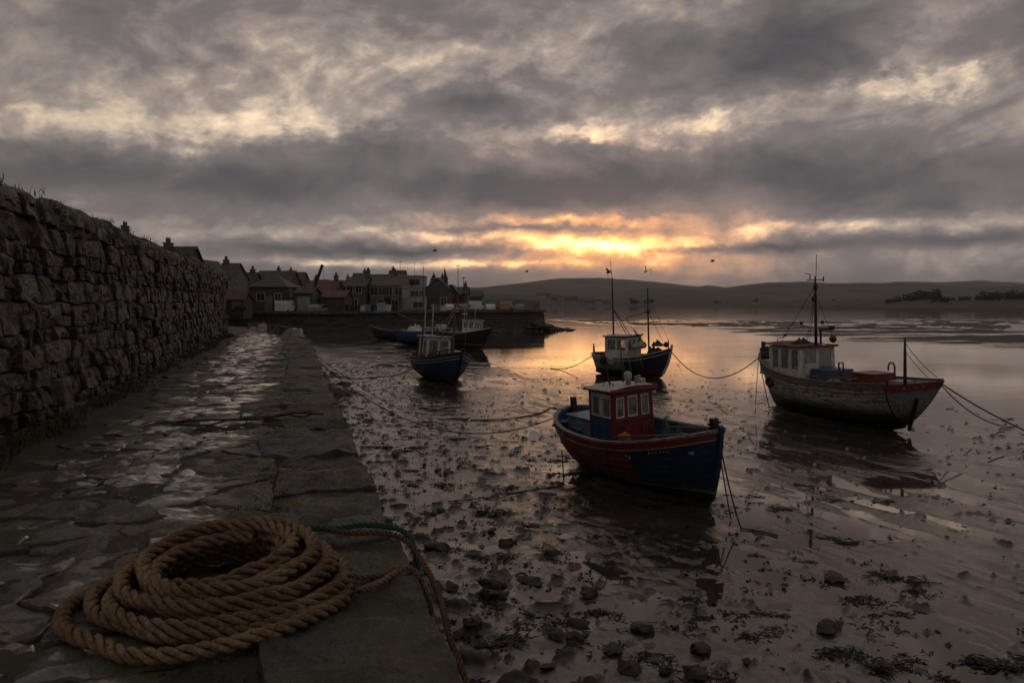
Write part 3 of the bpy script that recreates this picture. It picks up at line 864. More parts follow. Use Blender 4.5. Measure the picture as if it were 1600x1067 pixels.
def wheelhouse(root, x0, x1, hw, z0, z1, win=(.5, .9), nfront=3, nside=2, m_front='white_paint', m_side='white_paint', m_low=None, m_roof='white_paint', m_rim=None, lean=.10, over=.10, nback=2, roof_t=.05, inset=.05, m_low_front=None, frame=None):
    """x0 aft, x1 front, hw half width; walls with real window openings, panes, roof"""
    wh = MB()
    for sx, xx in ((0, x0), (1, x1)):
        for sy in (-1, 1):
            wh.bar((xx + (-.02 if sx else .02), sy * (hw - .02), z0), (xx + (lean if sx else 0) * 1.0 - (.02 if sx else -.02), sy * (hw - inset - .02), z1 - .01), .07)
    W_ = wh.build('wheelhouse', MATS[m_front], root)
    hi = hw - inset
    walls = [('front_wall', (x1, -hw, z0), (x1, hw, z0), (x1 + lean, -hi, z1), (x1 + lean, hi, z1), nfront, (1, 0, 0), m_front),
             ('side_wall', (x0, -hw, z0), (x1, -hw, z0), (x0, -hi, z1), (x1 + lean, -hi, z1), nside, (0, -1, 0), m_side),
             ('side_wall', (x1, hw, z0), (x0, hw, z0), (x1 + lean, hi, z1), (x0, hi, z1), nside, (0, 1, 0), m_side),
             ('back_wall', (x0, hw, z0), (x0, -hw, z0), (x0, hi, z1), (x0, -hi, z1), nback, (-1, 0, 0), m_side)]
    v0, v1 = win
    for nm, A0, B0, A1, B1, nw, out, mt in walls:
        mb = MB(); pil = .09 if nw else 0
        low = MB()
        panel(low if (m_low and nm != 'front_wall') or (m_low_front and nm == 'front_wall') else mb, A0, B0, A1, B1, 0, 1, 0, v0, .035, out)
        panel(mb, A0, B0, A1, B1, 0, 1, v1, 1, .035, out)
        cuts = [i / nw for i in range(nw + 1)] if nw else [0, 1]
        for c in cuts:
            a, b = max(0, c - pil / 2 if 0 < c < 1 else c - pil), min(1, c + pil / 2 if 0 < c < 1 else c + pil)
            panel(mb, A0, B0, A1, B1, a, b, v0, v1, .035, out)
        wl = mb.build(nm, MATS[mt], W_)
        if low.v:
            low.build('lower_panel', MATS[m_low_front if nm == 'front_wall' else m_low], W_)
        for i in range(nw):
            a = cuts[i] + (pil if i == 0 else pil / 2); b = cuts[i + 1] - (pil if i == nw - 1 else pil / 2)
            g = MB(); o2 = Vector(out) * .018
            panel(g, Vector(A0) - o2, Vector(B0) - o2, Vector(A1) - o2, Vector(B1) - o2, a, b, v0, v1, .006, out)
            g.build('window', MATS['glass'], W_)
            if frame:
                f = MB(); o3 = Vector(out) * .012; du = .022 / max((Vector(B0) - Vector(A0)).length, .1); dv_ = .03 / max((Vector(A1) - Vector(A0)).length, .1)
                for ua, ub, va, vb in ((a, a + du, v0, v1), (b - du, b, v0, v1), (a + du, b - du, v0, v0 + dv_), (a + du, b - du, v1 - dv_, v1)):
                    panel(f, Vector(A0) + o3, Vector(B0) + o3, Vector(A1) + o3, Vector(B1) + o3, ua, ub, va, vb, .03, out)
                f.build('window_frame', MATS[frame], W_)
    # cambered roof with overhang
    xs = np.linspace(x0 - over, x1 + lean + over, 7); ys = np.linspace(-1, 1, 9) * (hi + over)
    Xg, Yg = np.meshgrid(xs, ys, indexing='ij')
    Zg = z1 + roof_t + .05 * (1 - (Yg / (hi + over)) ** 2) + .02 * (Xg - x0)
    grid_obj('roof', np.stack([Xg, Yg, Zg], -1), MATS[m_roof], W_, False)
    grid_obj('roof_underside', np.stack([Xg, Yg, Zg * 0 + z1 + .004], -1)[:, ::-1], MATS[m_rim or m_roof], W_, False)
    rim = MB()
    c4 = [(xs[0], ys[0]), (xs[-1], ys[0]), (xs[-1], ys[-1]), (xs[0], ys[-1])]
    for i in range(4):
        a, b = c4[i], c4[(i + 1) % 4]
        za, zb = z1 + .035 + .02 * (a[0] - x0), z1 + .035 + .02 * (b[0] - x0)
        rim.bar((a[0], a[1], za), (b[0], b[1], zb), .03, .075) if i % 2 else rim.bar((a[0] - .01, a[1], za), (b[0] + .01, b[1], zb), .075, .03)
    rim.build('roof_edge', MATS[m_rim or m_roof], W_)
    return W_
def line(root, a, b, r=.008, sag=0.0, mat='dark_rope', name='stay', n=10):
    a, b = Vector(a), Vector(b); mb = MB()
    mb.tube([a.lerp(b, i / n) - Vector((0, 0, sag * 4 * (i / n) * (1 - i / n))) for i in range(n + 1)] if sag else [a, b], r, 5)
    return mb.build(name, MATS[mat], root, True)
def mast(root, x, y, z0, z1, r, mat='mast_wood', lean=(0, 0), name='mast'):
    mb = MB(); mb.tube([(x + lean[0] * f, y + lean[1] * f, z0 + (z1 - z0) * f) for f in (0, .3, .7, 1)], [r, r * .95, r * .8, r * .55], 8)
    return mb.build(name, MATS[mat], root, True)
def fender(root, p, r=.11, h=.4, mat='black_paint'):
    mb = MB(); mb.lathe([(r * .3, -h / 2), (r * .8, -h * .42), (r, -h * .2), (r, h * .2), (r * .8, h * .42), (r * .3, h / 2)], p, 10)
    return mb.build('fender', MATS[mat], root, True)
def tyre(root, p, rz=0.0, r=.26):
    mb = MB(); n, m_ = 16, 7; vs, fs = [], []
    for i in range(n):
        a = 2 * math.pi * i / n
        for j in range(m_):
            b = 2 * math.pi * j / m_; q = r - .08 + .08 * math.cos(b)
            v = Matrix.Rotation(rz, 3, 'Z') @ Vector((q * math.cos(a), .075 * math.sin(b), q * math.sin(a)))
            vs.append(Vector(p) + v)
    for i in range(n):
        for j in range(m_):
            fs.append((i * m_ + j, i * m_ + (j + 1) % m_, (i + 1) % n * m_ + (j + 1) % m_, (i + 1) % n * m_ + j))
    return mb.add(vs, fs).build('tyre_fender', MATS['black_paint'], root, True)
def coil(root, p, r=.2, turns=4, rr=.018, mat='old_rope', name='rope_coil', seed=1):
    g = random.Random(seed); mb = MB(); pts = []
    for i in range(turns * 18):
        a = 2 * math.pi * i / 18; q = r * (1 + .12 * math.sin(a * .37 + seed)) - .012 * (i % 50) / 10
        pts.append((p[0] + q * math.cos(a), p[1] + q * math.sin(a), p[2] + rr + i / (turns * 18) * turns * rr * 1.1 + g.uniform(0, .006)))
    return mb.tube(pts, rr, 5).build(name, MATS[mat], root, True)
def lump(root, p, s, mat, name, seed=0, n=10):
    """heap of net or sheeting: an uneven, folded mound"""
    a, r = np.meshgrid(np.linspace(0, 2 * np.pi, 22), np.linspace(0, 1, n), indexing='ij')
    x, y = np.cos(a) * r, np.sin(a) * r
    w = 1 + .25 * fbm(np.cos(a) * 1.5 + seed * 3.1, np.sin(a) * 1.5, 3, seed)
    z = np.maximum(0, (1 - r ** 2.2)) * (.75 + .6 * fbm(x * 2 + seed, y * 2, 4, seed + 5))
    w[-1], z[-1] = w[0], z[0]
    P = np.stack([p[0] + x * w * s[0], p[1] + y * w * s[1], p[2] + z * s[2]], -1)
    return grid_obj(name, P[:, ::-1], MATS[mat], root, True)
def heading(o, pos, hd, roll=0.0, pitch=0.0, sink=.06):
    o.location = (pos[0], pos[1], -sink)
    o.rotation_euler = (math.radians(roll), math.radians(pitch), math.atan2(hd[1], hd[0]))

# --- the red and blue boat in front
def red_blue_boat():
    b = empty('fishing_boat'); heading(b, (2.84, 17.6), (.42, -.91), roll=5.0, sink=.1)
    tag(b, 'red and blue wooden fishing boat with red wheelhouse, nearest on the mud', 'fishing boat', 'fishing boats stranded in the harbour')
    H = Hull(5.75, 2.35, 1.24, 1.68, 1.45, 0.0, .2, .2, .15, .48)
    lo = hull_mat('red_blue_hull', (.17, .040, .029), (.014, .030, .085), 1.15, .42, line=(.15, .135, .11), wear=.42, wear_col=(.13, .09, .075))
    top = hull_mat('red_sheer', (.22, .03, .02), (.24, .028, .02), .4, .1, wear=.3, wear_col=(.12, .09, .08), grime=.5)
    build_hull(b, H, (lo, top), 9, True, 34, 'blue_paint', 'deck_wood', 'worn_rail', [(.895, 'canvas', .022), (.995, 'red_paint', .035)], None, .10)
    mb = MB(); mb.box((2.74, 0, 1.79), (.12, .13, .26)); mb.bar((2.74, -.15, 1.82), (2.74, .15, 1.82), .04)
    mb.build('bow_post', MATS['black_paint'], b)
    mb = MB(); mb.box((-2.76, 0, 1.55), (.12, .12, .36)); mb.build('stern_post', MATS['black_paint'], b)
    wh = wheelhouse(b, -1.02, -.10, .56, .74, 2.16, (.60, .93), 3, 2, 'red_paint', 'white_paint', 'blue_paint', 'grey_paint', 'red_paint', .06, .09, frame='white_paint')
    mb = MB(); mb.box((-.055, -.22, 1.08), (.02, .03, .66)); mb.box((-.055, .24, 1.08), (.02, .03, .66)); mb.box((-.05, 0, 1.55), (.03, 1.06, .05))
    mb.build('front_trim', MATS['red_paint'], wh)
    # roof gear: light, winch, aerial, hatch
    mb = MB(); mb.lathe([(.06, 0), (.06, .1), (.09, .12), (.09, .26), (.04, .3)], (-.35, .12, 2.26), 10); mb.build('lamp', MATS['pale_metal'], b, True)
    mb = MB(); mb.tube([(-.3, .28, 2.25), (-.3, .28, 2.42), (-.1, .28, 2.46)], .025, 6); mb.box((-.12, .3, 2.35), (.22, .12, .1)); mb.build('horn', MATS['pale_metal'], b)
    mast(b, -.62, -.2, 2.24, 2.72, .016, 'dark_metal', (-.08, -.03), 'aerial')
    mast(b, -.85, .3, 2.24, 3.0, .02, 'dark_metal', (0, 0), 'light_pole')
    mb = MB(); mb.tube([(-.75, -.3, 2.25), (-.7, -.25, 2.38), (-.45, -.2, 2.27)], .012, 5); mb.build('cable', MATS['dark_rope'], b)
    # engine casing and thwart aft, boxes and gear forward
    mb = MB(); mb.box((-1.75, .05, 1.13), (1.15, .95, .52)); mb.box((-1.75, .05, 1.405), (1.22, 1.02, .03)); mb.build('engine_casing', MATS['pale_blue'], b)
    mb = MB(); mb.box((-2.45, 0, 1.22), (.26, 1.2, .04)); mb.build('stern_bench', MATS['pale_blue'], b)
    mb = MB(); mb.box((-1.55, -.75, 1.0), (.05, .03, .44)); mb.box((-1.2, -.78, 1.0), (.05, .03, .44)); mb.box((-1.35, -.74, 1.2), (.5, .03, .08)); mb.build('side_locker', MATS['blue_paint'], b)
    for i, (x, y, rz) in enumerate([(.55, .35, .2), (.95, .1, -.3)]):
        mb = MB(); c = Matrix.Rotation(rz, 3, 'Z')
        for sx, sy, wx, wy in ((0, -.2, .5, .03), (0, .2, .5, .03), (-.25, 0, .03, .4), (.25, 0, .03, .4)):
            p = c @ Vector((sx, sy, 0)); mb.box((x + p.x, y + p.y, .98), (wx, wy, .26), rz)
        mb.box((x, y, .87), (.48, .38, .02), rz); mb.build('fish_box', MATS['orange_buoy' if i == 0 else 'rust_metal'], b)
    lump(b, (1.45, -.15, .86), (.45, .4, .38), 'green_net', 'net', 4)
    coil(b, (1.95, .1, 1.05), .26, 5, .022, 'pale_rope', 'rope_coil', 3)
    mb = MB(); mb.bar((.25, -.72, 1.28), (2.5, -.38, 1.62), .06, .04); mb.bar((.1, .62, 1.27), (2.4, .42, 1.6), .05, .05); mb.bar((.6, .9, 1.15), (1.9, .35, 1.2), .09, .03)
    mb.build('spar', MATS['deck_wood'], b)
    lump(b, (.5, .62, 1.0), (.4, .3, .42), 'green_net', 'net', 6)
    mb = MB(); mb.lathe([(.02, -.16), (.13, -.09), (.16, 0), (.13, .09), (.02, .16)], (.25, -.45, 1.2), 10); mb.build('buoy', MATS['orange_buoy'], b, True)
    mb = MB(); mb.box((2.2, 0, 1.26), (.6, .8, .05)); mb.build('fore_thwart', MATS['grey_paint'], b)
    for sd in (-1, 1):
        mb = MB(); mb.box((2.35, sd * .42, 1.60), (.2, .05, .05)); mb.box((2.35, sd * .42, 1.55), (.05, .05, .1)); mb.build('cleat', MATS['dark_metal'], b)
    # chafed number painted on the bow, mostly gone
    def mark(p, s, rz): MB().box(p, s, rz).build('flaked_marking', MATS['grey_paint'], b)
    for t, v in ((.70, .80), (.715, .78), (.708, .75)):
        p = H.pt(np.array([t]), np.array([v]), -1, .024)[0]; mark(p, (.07, .012, .035), -.2)
    for i in range(6):
        p = H.pt(np.array([.80 + .013 * i]), np.array([.84 - .004 * (i % 2)]), -1, .026)[0]; mark(p, (.035, .012, .03 + .02 * (i % 3 == 0)), -.35)
    # rope and weed draped over the side
    sp = H.pt(np.array([.63]), np.array([1.0]), -1, .03)[0]
    path = [H.pt(np.array([.63 - .1 * q]), np.array([1 - q * .9]), -1, .035)[0] for q in np.linspace(0, .9, 9)]
    mb = MB(); mb.tube(path + [Vector(path[-1]) + Vector((-.12, -.25, -.15))], .012, 5); mb.build('hanging_line', MATS['old_rope'], b, True)
    line(b, sp, (2.5, -.3, 1.6), .014, .06, 'pale_rope', 'deck_line')
    for t in (.16, .3):
        p = H.pt(np.array([t]), np.array([.95]), -1, .1)[0]; lump(b, (p[0], p[1] + .12, p[2] - .02), (.15, .12, .12), 'old_rope', 'rope_tangle', int(t * 50))
    return b, H
rb_boat, rb_H = red_blue_boat()

# --- the weathered cream boat on the right
def cream_boat():
    b = empty('fishing_boat'); heading(b, (11.0, 27.5), (-.30, .954), roll=-2.0)
    tag(b, 'weathered cream wooden fishing boat with red banded transom towards the viewer', 'fishing boat', 'fishing boats stranded in the harbour')
    H = Hull(7.6, 2.7, 1.52, 2.12, 1.66, .80, .35, .5, .35, .34)
    lo = hull_mat('cream_hull', (.50, .47, .40), None, 0, .66, (.018, .016, .011), None, .72, (.07, .05, .034), .9)
    top = hull_mat('cream_sheer', (.19, .16, .125), None, 0, .1, wear=.6, wear_col=(.05, .035, .028), grime=.7)
    build_hull(b, H, (lo, top), 10, True, 36, 'grey_paint', 'deck_wood', 'deck_wood', [(.9, 'deck_wood', .05), (.80, 'deck_wood', .025)], 'deck_wood', .16)
    tl = hull_mat('grey_transom', (.15, .17, .16), None, 0, .62, (.02, .019, .014), None, .55, (.05, .035, .02), .9)
    tp = hull_mat('red_transom_band', (.17, .024, .019), None, 0, .1, wear=.45, wear_col=(.1, .05, .04), grime=.4)
    transom(b, H, tl, tp, .2)
    for y in (-.22, .05, .5):
        mb = MB(); mb.box((-3.93, y, 1.53), (.03, .04, .03)); mb.build('bolt', MATS['pale_metal'], b)
    MB().bar((-3.93, 0, 1.2), (-3.60, 0, .18), .07, .09).build('stern_post', MATS['black_paint'], b)
    # wheelhouse with red roof edge, white fore cabin, blue casing
    wh = wheelhouse(b, .55, 2.25, .74, 1.16, 2.50, (.42, .94), 3, 3, 'white_paint', 'white_paint', None, 'rust_metal', 'red_paint', .12, .10, 2)
    mb = MB(); mb.box((.53, .32, 1.55), (.03, .5, .8)); d = mb.build('door', MATS['white_paint'], wh)
    mb = MB(); mb.box((2.75, 0, 1.62), (.95, 1.05, .5), taper=.08); mb.box((2.75, 0, 1.885), (.98, 1.0, .03)); mb.build('fore_cabin', MATS['white_paint'], b)
    mb = MB(); mb.box((.0, -.15, 1.46), (1.0, 1.15, .62), taper=.10); mb.build('engine_casing', MATS['blue_paint'], b)
    mb = MB(); mb.tube([(-.3, -.2, 1.72), (-.3, -.2, 2.0), (-.5, -.2, 2.02), (-.52, -.2, 1.75)], .03, 7); mb.build('exhaust', MATS['dark_metal'], b)
    mb = MB(); mb.box((-2.0, -.1, 1.52), (.95, .85, .52)); mb.box((-2.0, -.1, 1.80), (1.02, .92, .04)); mb.build('winch_box', MATS['red_paint'], b)
    mb = MB(); mb.box((-2.75, -.5, 1.42), (.5, .5, .35)); mb.build('bait_box', MATS['grey_paint'], b)
    mb = MB(); mb.tube([(-2.45, -.55, 1.5), (-2.45, -.55, 2.02), (-2.45, -.48, 2.14), (-2.45, -.36, 2.14), (-2.45, -.3, 2.05), (-2.45, -.3, 1.9)], .028, 7); mb.build('hauler', MATS['dark_metal'], b, True)
    lump(b, (-.95, .15, 1.3), (.7, .7, .42), 'dark_rope', 'net', 8)
    lump(b, (-1.2, .7, 1.3), (.5, .3, .35), 'canvas', 'tarpaulin', 9)
    for x, y in ((-.55, -.75), (-1.15, -.8), (-1.35, .25)):
        mb = MB(); mb.box((x, y, 1.42), (.5, .32, .24)); mb.box((x, y, 1.55), (.54, .36, .02)); mb.build('fish_box', MATS['deck_wood'], b)
    # mast with cross arm and aerial, roof gear
    mm = mast(b, .62, 0, 2.5, 5.0, .055, 'dark_metal')
    mb = MB(); mb.bar((.62, -.34, 4.86), (.62, .34, 4.86), .03); mb.bar((.62, -.34, 4.8), (.62, -.34, 4.98), .03); mb.bar((.62, .22, 4.86), (.62, .22, 5.08), .025); mb.bar((.62, .22, 5.06), (.62, .42, 5.1), .02); mb.build('cross_arm', MATS['dark_metal'], mm)
    mb = MB(); mb.tube([(.62, -.03, 4.95), (.62, -.06, 5.75)], .012, 5); mb.build('aerial', MATS['dark_metal'], mm)
    mb = MB(); mb.lathe([(.05, 0), (.07, .05), (.07, .2), (.03, .24)], (.62, .0, 4.5), 8); mb.lathe([(.05, 0), (.06, .14), (.03, .18)], (.62, .1, 4.1), 8); mb.build('mast_lamp', MATS['dark_metal'], mm)
    line(b, (.62, 0, 4.7), (1.9, -.6, 2.55), .01, .05); line(b, (.62, 0, 4.7), (1.9, .6, 2.55), .01, .05); line(b, (.62, 0, 4.4), (.3, -.55, 2.6), .009); line(b, (.62, 0, 4.4), (.3, .55, 2.6), .009)
    for y in (-.45, .5):
        mb = MB(); mb.box((.8 + y * .3, y * .7, 3.35), (.07, .07, .12)); mb.build('block', MATS['dark_metal'], b)
    mb = MB(); mb.tube([(.9, -.42, 2.55), (.9, -.42, 3.05), (.9, -.44, 3.08)], .04, 7); mb.box((.85, -.62, 3.1), (.1, .55, .09)); mb.box((.85, -.85, 3.14), (.16, .14, .14)); mb.build('radar_post', MATS['dark_metal'], b)
    mb = MB(); mb.lathe([(.02, -.14), (.11, -.08), (.14, 0), (.11, .08), (.02, .14)], (.55, -.66, 2.76), 10); mb.build('float', MATS['red_paint'], b, True)
    lump(b, (1.3, .1, 2.58), (.35, .4, .22), 'dark_rope', 'rope_heap', 12)
    mb = MB(); mb.tube([(2.1, .5, 2.55), (2.1, .52, 2.75), (1.8, .4, 2.85)], .014, 5); mb.lathe([(.02, 0), (.06, .03), (.05, .09)], (1.8, .4, 2.85), 8); mb.build('search_light', MATS['dark_metal'], b)
    mast(b, -3.35, -.1, 1.3, 2.98, .055, 'dark_metal', (0, 0), 'stern_mast')
    line(b, (-3.35, -.1, 2.85), (-3.75, -.95, 1.75), .01, .1); line(b, (-3.35, -.1, 2.6), (-3.4, -.9, 1.75), .009, .05)
    lump(b, (3.45, 0, 2.0), (.3, .28, .35), 'dark_rope', 'rope_heap', 14)
    mb = MB(); mb.box((3.72, 0, 2.3), (.1, .12, .5)); mb.build('bow_post', MATS['dark_metal'], b)
    tyre(b, H.pt(np.array([.74]), np.array([.72]), 1, .07)[0], .2, .22)
    for t in (.95, .93):
        p = H.pt(np.array([t]), np.array([1.0]), 1, .03)[0]; line(b, p, (p[0] + .1, p[1] + .1, .15), .013, 0, 'old_rope', 'hanging_line')
    mb = MB(); mb.bar((-.1, .95, 1.6), (-2.5, .95, 1.72), .05, .05); mb.build('boathook', MATS['deck_wood'], b)
    return b, H
cr_boat, cr_H = cream_boat()

# --- the boat with the white wheelhouse in the glowing water
def white_house_boat():
    b = empty('fishing_boat'); heading(b, (6.55, 43.5), (.72, -.69), roll=3.0)
    tag(b, 'dark blue fishing boat with white wheelhouse and two masts in glowing water', 'fishing boat', 'fishing boats stranded in the harbour')
    H = Hull(5.1, 2.2, 1.12, 1.66, 1.22, 0.0, .25, .3, .12, .4)
    lo = hull_mat('navy_grey_hull', (.24, .25, .245), (.02, .026, .055), .2, .42, (.06, .014, .011), (.14, .025, .02), .3, (.12, .11, .1))
    build_hull(b, H, (lo, lo), 8, False, 26, 'rust_metal', 'deck_wood', 'grey_paint', [(.88, 'pale_metal', .04)], 'white_paint', .2)
    wheelhouse(b, -1.25, .15, .68, .78, 2.22, (.52, .9), 3, 2, 'white_paint', 'white_paint', None, 'grey_paint', 'mast_wood', .1, .09)
    mm = mast(b, -1.0, -.2, 2.25, 5.5, .05, 'dark_metal'); mb = MB(); mb.tube([(-1.0, -.2, 5.45), (-1.08, -.22, 6.4)], .012, 5); mb.build('aerial', MATS['dark_metal'], mm)
    mb = MB(); mb.tube([(-1.0, -.3, 5.4), (-1.05, -.5, 5.42), (-1.05, -.52, 5.75)], .012, 5); mb.build('aerial_bracket', MATS['dark_metal'], mm)
    mast(b, 1.1, .1, .95, 4.85, .05, 'dark_metal', (0, 0), 'fore_mast')
    for a, c, r in (((-.95, -.15, 3.7), (-.2, .2, 2.3), .022), ((-.95, -.15, 3.6), (-.5, .3, 2.3), .022), ((1.1, .1, 3.6), (.1, -.5, 3.25), .02), ((1.1, .1, 3.6), (2.0, .1, 2.0), .012), ((.1, -.5, 3.2), (.75, 0, 1.9), .016), ((.4, -.2, 2.6), (.95, 0, 1.8), .03), ((1.1, .1, 4.5), (2.5, 0, 1.9), .008)):
        line(b, a, c, r, 0, 'dark_metal', 'derrick' if r > .015 else 'stay')
    mb = MB(); mb.lathe([(.1, 0), (.12, .1), (.06, .16)], (1.1, .1, 3.5), 8); mb.build('mast_collar', MATS['dark_metal'], b)
    mb = MB(); mb.tube([(.62, -.55, 1.75), (.62, .35, 1.75)], [.19, .19], 10); mb.build('net_drum', MATS['pale_metal'], b, True)
    lump(b, (1.5, 0, 1.2), (.5, .5, .55), 'dark_rope', 'net', 22); lump(b, (1.6, .15, 1.75), (.35, .3, .28), 'dark_metal', 'gear', 23)
    lump(b, (-1.9, 0, .95), (.5, .6, .4), 'dark_rope', 'net', 24)
    for t, rr in ((.30, .2), (.42, .24)):
        p = H.pt(np.array([t]), np.array([.9]), -1, .12)[0]; fender(b, (p[0], p[1], p[2]), .17, .5, 'grey_paint' if rr > .2 else 'black_paint')
    mast(b, -2.55, 0, 1.2, 1.75, .06, 'dark_metal', (0, 0), 'stern_post'); mast(b, 2.4, 0, 1.6, 2.15, .03, 'dark_metal', (0, 0), 'bow_post')
    mb = MB(); mb.lathe([(.03, -.15), (.14, -.08), (.16, 0), (.14, .08), (.03, .15)], (2.2, .1, 1.85), 9); mb.build('float', MATS['black_paint'], b, True)
    for t in (.55, .62, .75):
        p = H.pt(np.array([t]), np.array([1.0]), -1, .04)[0]; line(b, p, (p[0] + .25, p[1] - .12, p[2] - .65), .012, 0, 'pale_rope', 'hanging_line')
    return b, H
wb_boat, wb_H = white_house_boat()

# --- the blue boat bow-on at the left
def navy_boat():
    b = empty('fishing_boat'); heading(b, (-3.66, 40.1), (.40, -.916), roll=-3.0)
    tag(b, 'navy blue fishing boat seen bow on, with pale wheelhouse roof and brown mast', 'fishing boat', 'fishing boats stranded in the harbour')
    H = Hull(6.0, 2.5, 1.25, 1.72, 1.4, 0.0, .3, .4, .15, .42)
    lo = hull_mat('navy_hull', (.022, .030, .055), (.02, .045, .12), -.4, .38, (.05, .05, .047), None, .25, (.1, .09, .08))
    build_hull(b, H, (lo, lo), 8, False, 26, 'blue_paint', 'deck_wood', 'mast_wood', [(.9, 'pale_metal', .03), (.8, 'grey_paint', .03)], 'black_paint', .16)
    wheelhouse(b, -1.7, -.45, .66, .85, 2.28, (.42, .9), 2, 2, 'white_paint', 'white_paint', 'mast_wood', 'white_paint', None, .05, .1, 2, .05, .05, 'blue_paint')
    for x, y, z in ((-1.3, -.5, 4.35), (-1.1, -.15, 4.0)):
        mast(b, x, y, .9, z, .04, 'pale_metal', (0, 0), 'pole')
    mb = MB(); mb.bar((-1.3, -.9, 2.75), (-1.0, .75, 2.78), .05); mb.build('gantry_bar', MATS['pale_metal'], b)
    for x, y in ((-1.25, -.62), (-1.05, .1)):
        mb = MB(); mb.bar((x, y, 1.6), (x, y, 2.75), .08); mb.build('gantry_leg', MATS['rust_metal'], b)
    mm = mast(b, 1.0, .25, .95, 3.95, .07, 'mast_wood', (0, .05), 'fore_mast')
    mb = MB(); mb.box((1.0, .3, 3.7), (.2, .3, .2)); mb.box((1.0, .32, 3.95), (.12, .18, .2)); mb.build('mast_block', MATS['canvas'], mm)
    line(b, (1.0, .3, 3.8), (-1.0, -.2, 2.8), .025, .25, 'pale_rope'); line(b, (1.0, .3, 3.7), (.2, -.3, 1.9), .02, 0, 'pale_metal', 'derrick'); line(b, (1.0, .3, 3.9), (.9, .95, 4.1), .02, 0, 'pale_metal', 'derrick'); line(b, (.9, .95, 4.1), (.6, 1.05, 1.6), .015, 0, 'pale_rope')
    line(b, (-1.3, -.5, 3.1), (-2.4, -1.6, 3.4), .018, .1, 'pale_rope')
    mb = MB(); mb.box((.3, .75, 1.5), (.5, .4, .35)); mb.build('ice_box', MATS['white_paint'], b)
    lump(b, (.2, -.2, 1.0), (.6, .6, .5), 'dark_rope', 'net', 31); lump(b, (-2.3, 0, 1.1), (.4, .7, .7), 'dark_rope', 'net', 32)
    mb = MB(); mb.bar((.2, -.6, 1.55), (2.4, -.1, 1.85), .06); mb.bar((1.0, .7, 1.5), (2.4, .25, 1.85), .05); mb.build('spar', MATS['mast_wood'], b)
    return b, H
nv_boat, nv_H = navy_boat()

# --- three boats under the pier
def black_boat():
    b = empty('fishing_boat'); heading(b, (-4.0, 69.5), (.80, -.60), roll=-6.0)
    tag(b, 'black hulled fishing boat with small white wheelhouse, tilted below the pier', 'fishing boat', 'fishing boats stranded in the harbour')
    H = Hull(5.2, 2.2, 1.35, 1.9, 1.45, .7, .4, .5, .1, .4)
    lo = hull_mat('black_hull', (.016, .015, .016), None, 0, .4, (.05, .016, .013), (.3, .29, .27), .2, (.08, .07, .06))
    build_hull(b, H, (lo, lo), 8, False, 20, 'grey_paint', 'deck_wood', 'white_paint', None, 'black_paint', .1)
    transom(b, H, lo, lo, .2)
    wheelhouse(b, -.1, 1.1, .62, 1.0, 2.5, (.55, .9), 3, 2, 'white_paint', 'white_paint', None, 'white_paint', None, .12, .08)
    for x, y, z in ((-.1, -.4, 3.5), (.6, .2, 3.6), (-1.6, 0, 3.0)):
        mast(b, x, y, 1.6, z, .03, 'pale_metal', (0, 0), 'pole')
    mb = MB(); mb.box((-.1, -.4, 3.05), (.35, .35, .08)); mb.build('radar', MATS['white_paint'], b)
    lump(b, (-1.4, 0, 1.1), (.7, .7, .7), 'canvas', 'net', 41); tyre(b, H.pt(np.array([.35]), np.array([.75]), -1, .1)[0], 0, .3)
    return b
black_boat()
def bright_blue_boat():
    b = empty('fishing_boat'); heading(b, (-8.0, 75.0), (.95, -.3), roll=2.0)
    tag(b, 'bright blue open boat heaped with pale gear below the pier', 'fishing boat', 'fishing boats stranded in the harbour')
    H = Hull(6.0, 2.3, 1.4, 1.75, 1.5, .75, .3, .4, .1, .45)
    lo = hull_mat('bright_blue_hull', (.03, .075, .19), None, 0, .35, (.02, .018, .016), None, .2, (.1, .1, .1))
    build_hull(b, H, (lo, lo), 8, False, 20, 'grey_paint', 'deck_wood', 'canvas', None, 'blue_paint', .1)
    transom(b, H, lo, lo, .2)
    lump(b, (-1.2, 0, 1.25), (.8, .7, .85), 'white_paint', 'net', 51); lump(b, (.3, 0, 1.2), (.6, .7, .6), 'canvas', 'tarpaulin', 52)
    mb = MB(); mb.box((1.4, .1, 1.65), (.8, .8, .7)); mb.build('cuddy', MATS['white_paint'], b)
    mb = MB(); mb.tube([(-1.9, -.6, 1.4), (-1.9, -.6, 2.3), (-1.4, -.6, 2.4)], .04, 6); mb.build('hauler', MATS['rust_metal'], b)
    return b
bright_blue_boat()
def small_boat():
    b = empty('fishing_boat'); heading(b, (-12.9, 86.0), (-.93, -.37), roll=3.0)
    tag(b, 'small dark open boat with brown mast, furthest left below the pier', 'fishing boat', 'fishing boats stranded in the harbour')
    H = Hull(5.0, 1.9, 1.0, 1.6, 1.1, .7, .4, .4, .1, .4)
    lo = hull_mat('dark_blue_hull', (.018, .028, .05), (.03, .04, .05), .9, .3, (.02, .02, .017), None, .35, (.11, .11, .1))
    build_hull(b, H, (lo, lo), 8, False, 20, 'pale_blue', 'deck_wood', 'pale_metal', None, 'blue_paint', .1)
    transom(b, H, lo, lo, .2)
    mast(b, .5, 0, .6, 3.3, .05, 'rust_metal'); line(b, (.5, 0, 3.2), (-2.3, 0, 1.2), .015); line(b, (.5, 0, 3.2), (2.3, 0, 1.6), .015)
    lump(b, (-.6, 0, .7), (.8, .6, .5), 'dark_rope', 'net', 61)
    mb = MB(); mb.box((.5, 0, 3.25), (.2, .2, .25)); mb.build('mast_lamp', MATS['pale_metal'], b)
    return b
small_boat()
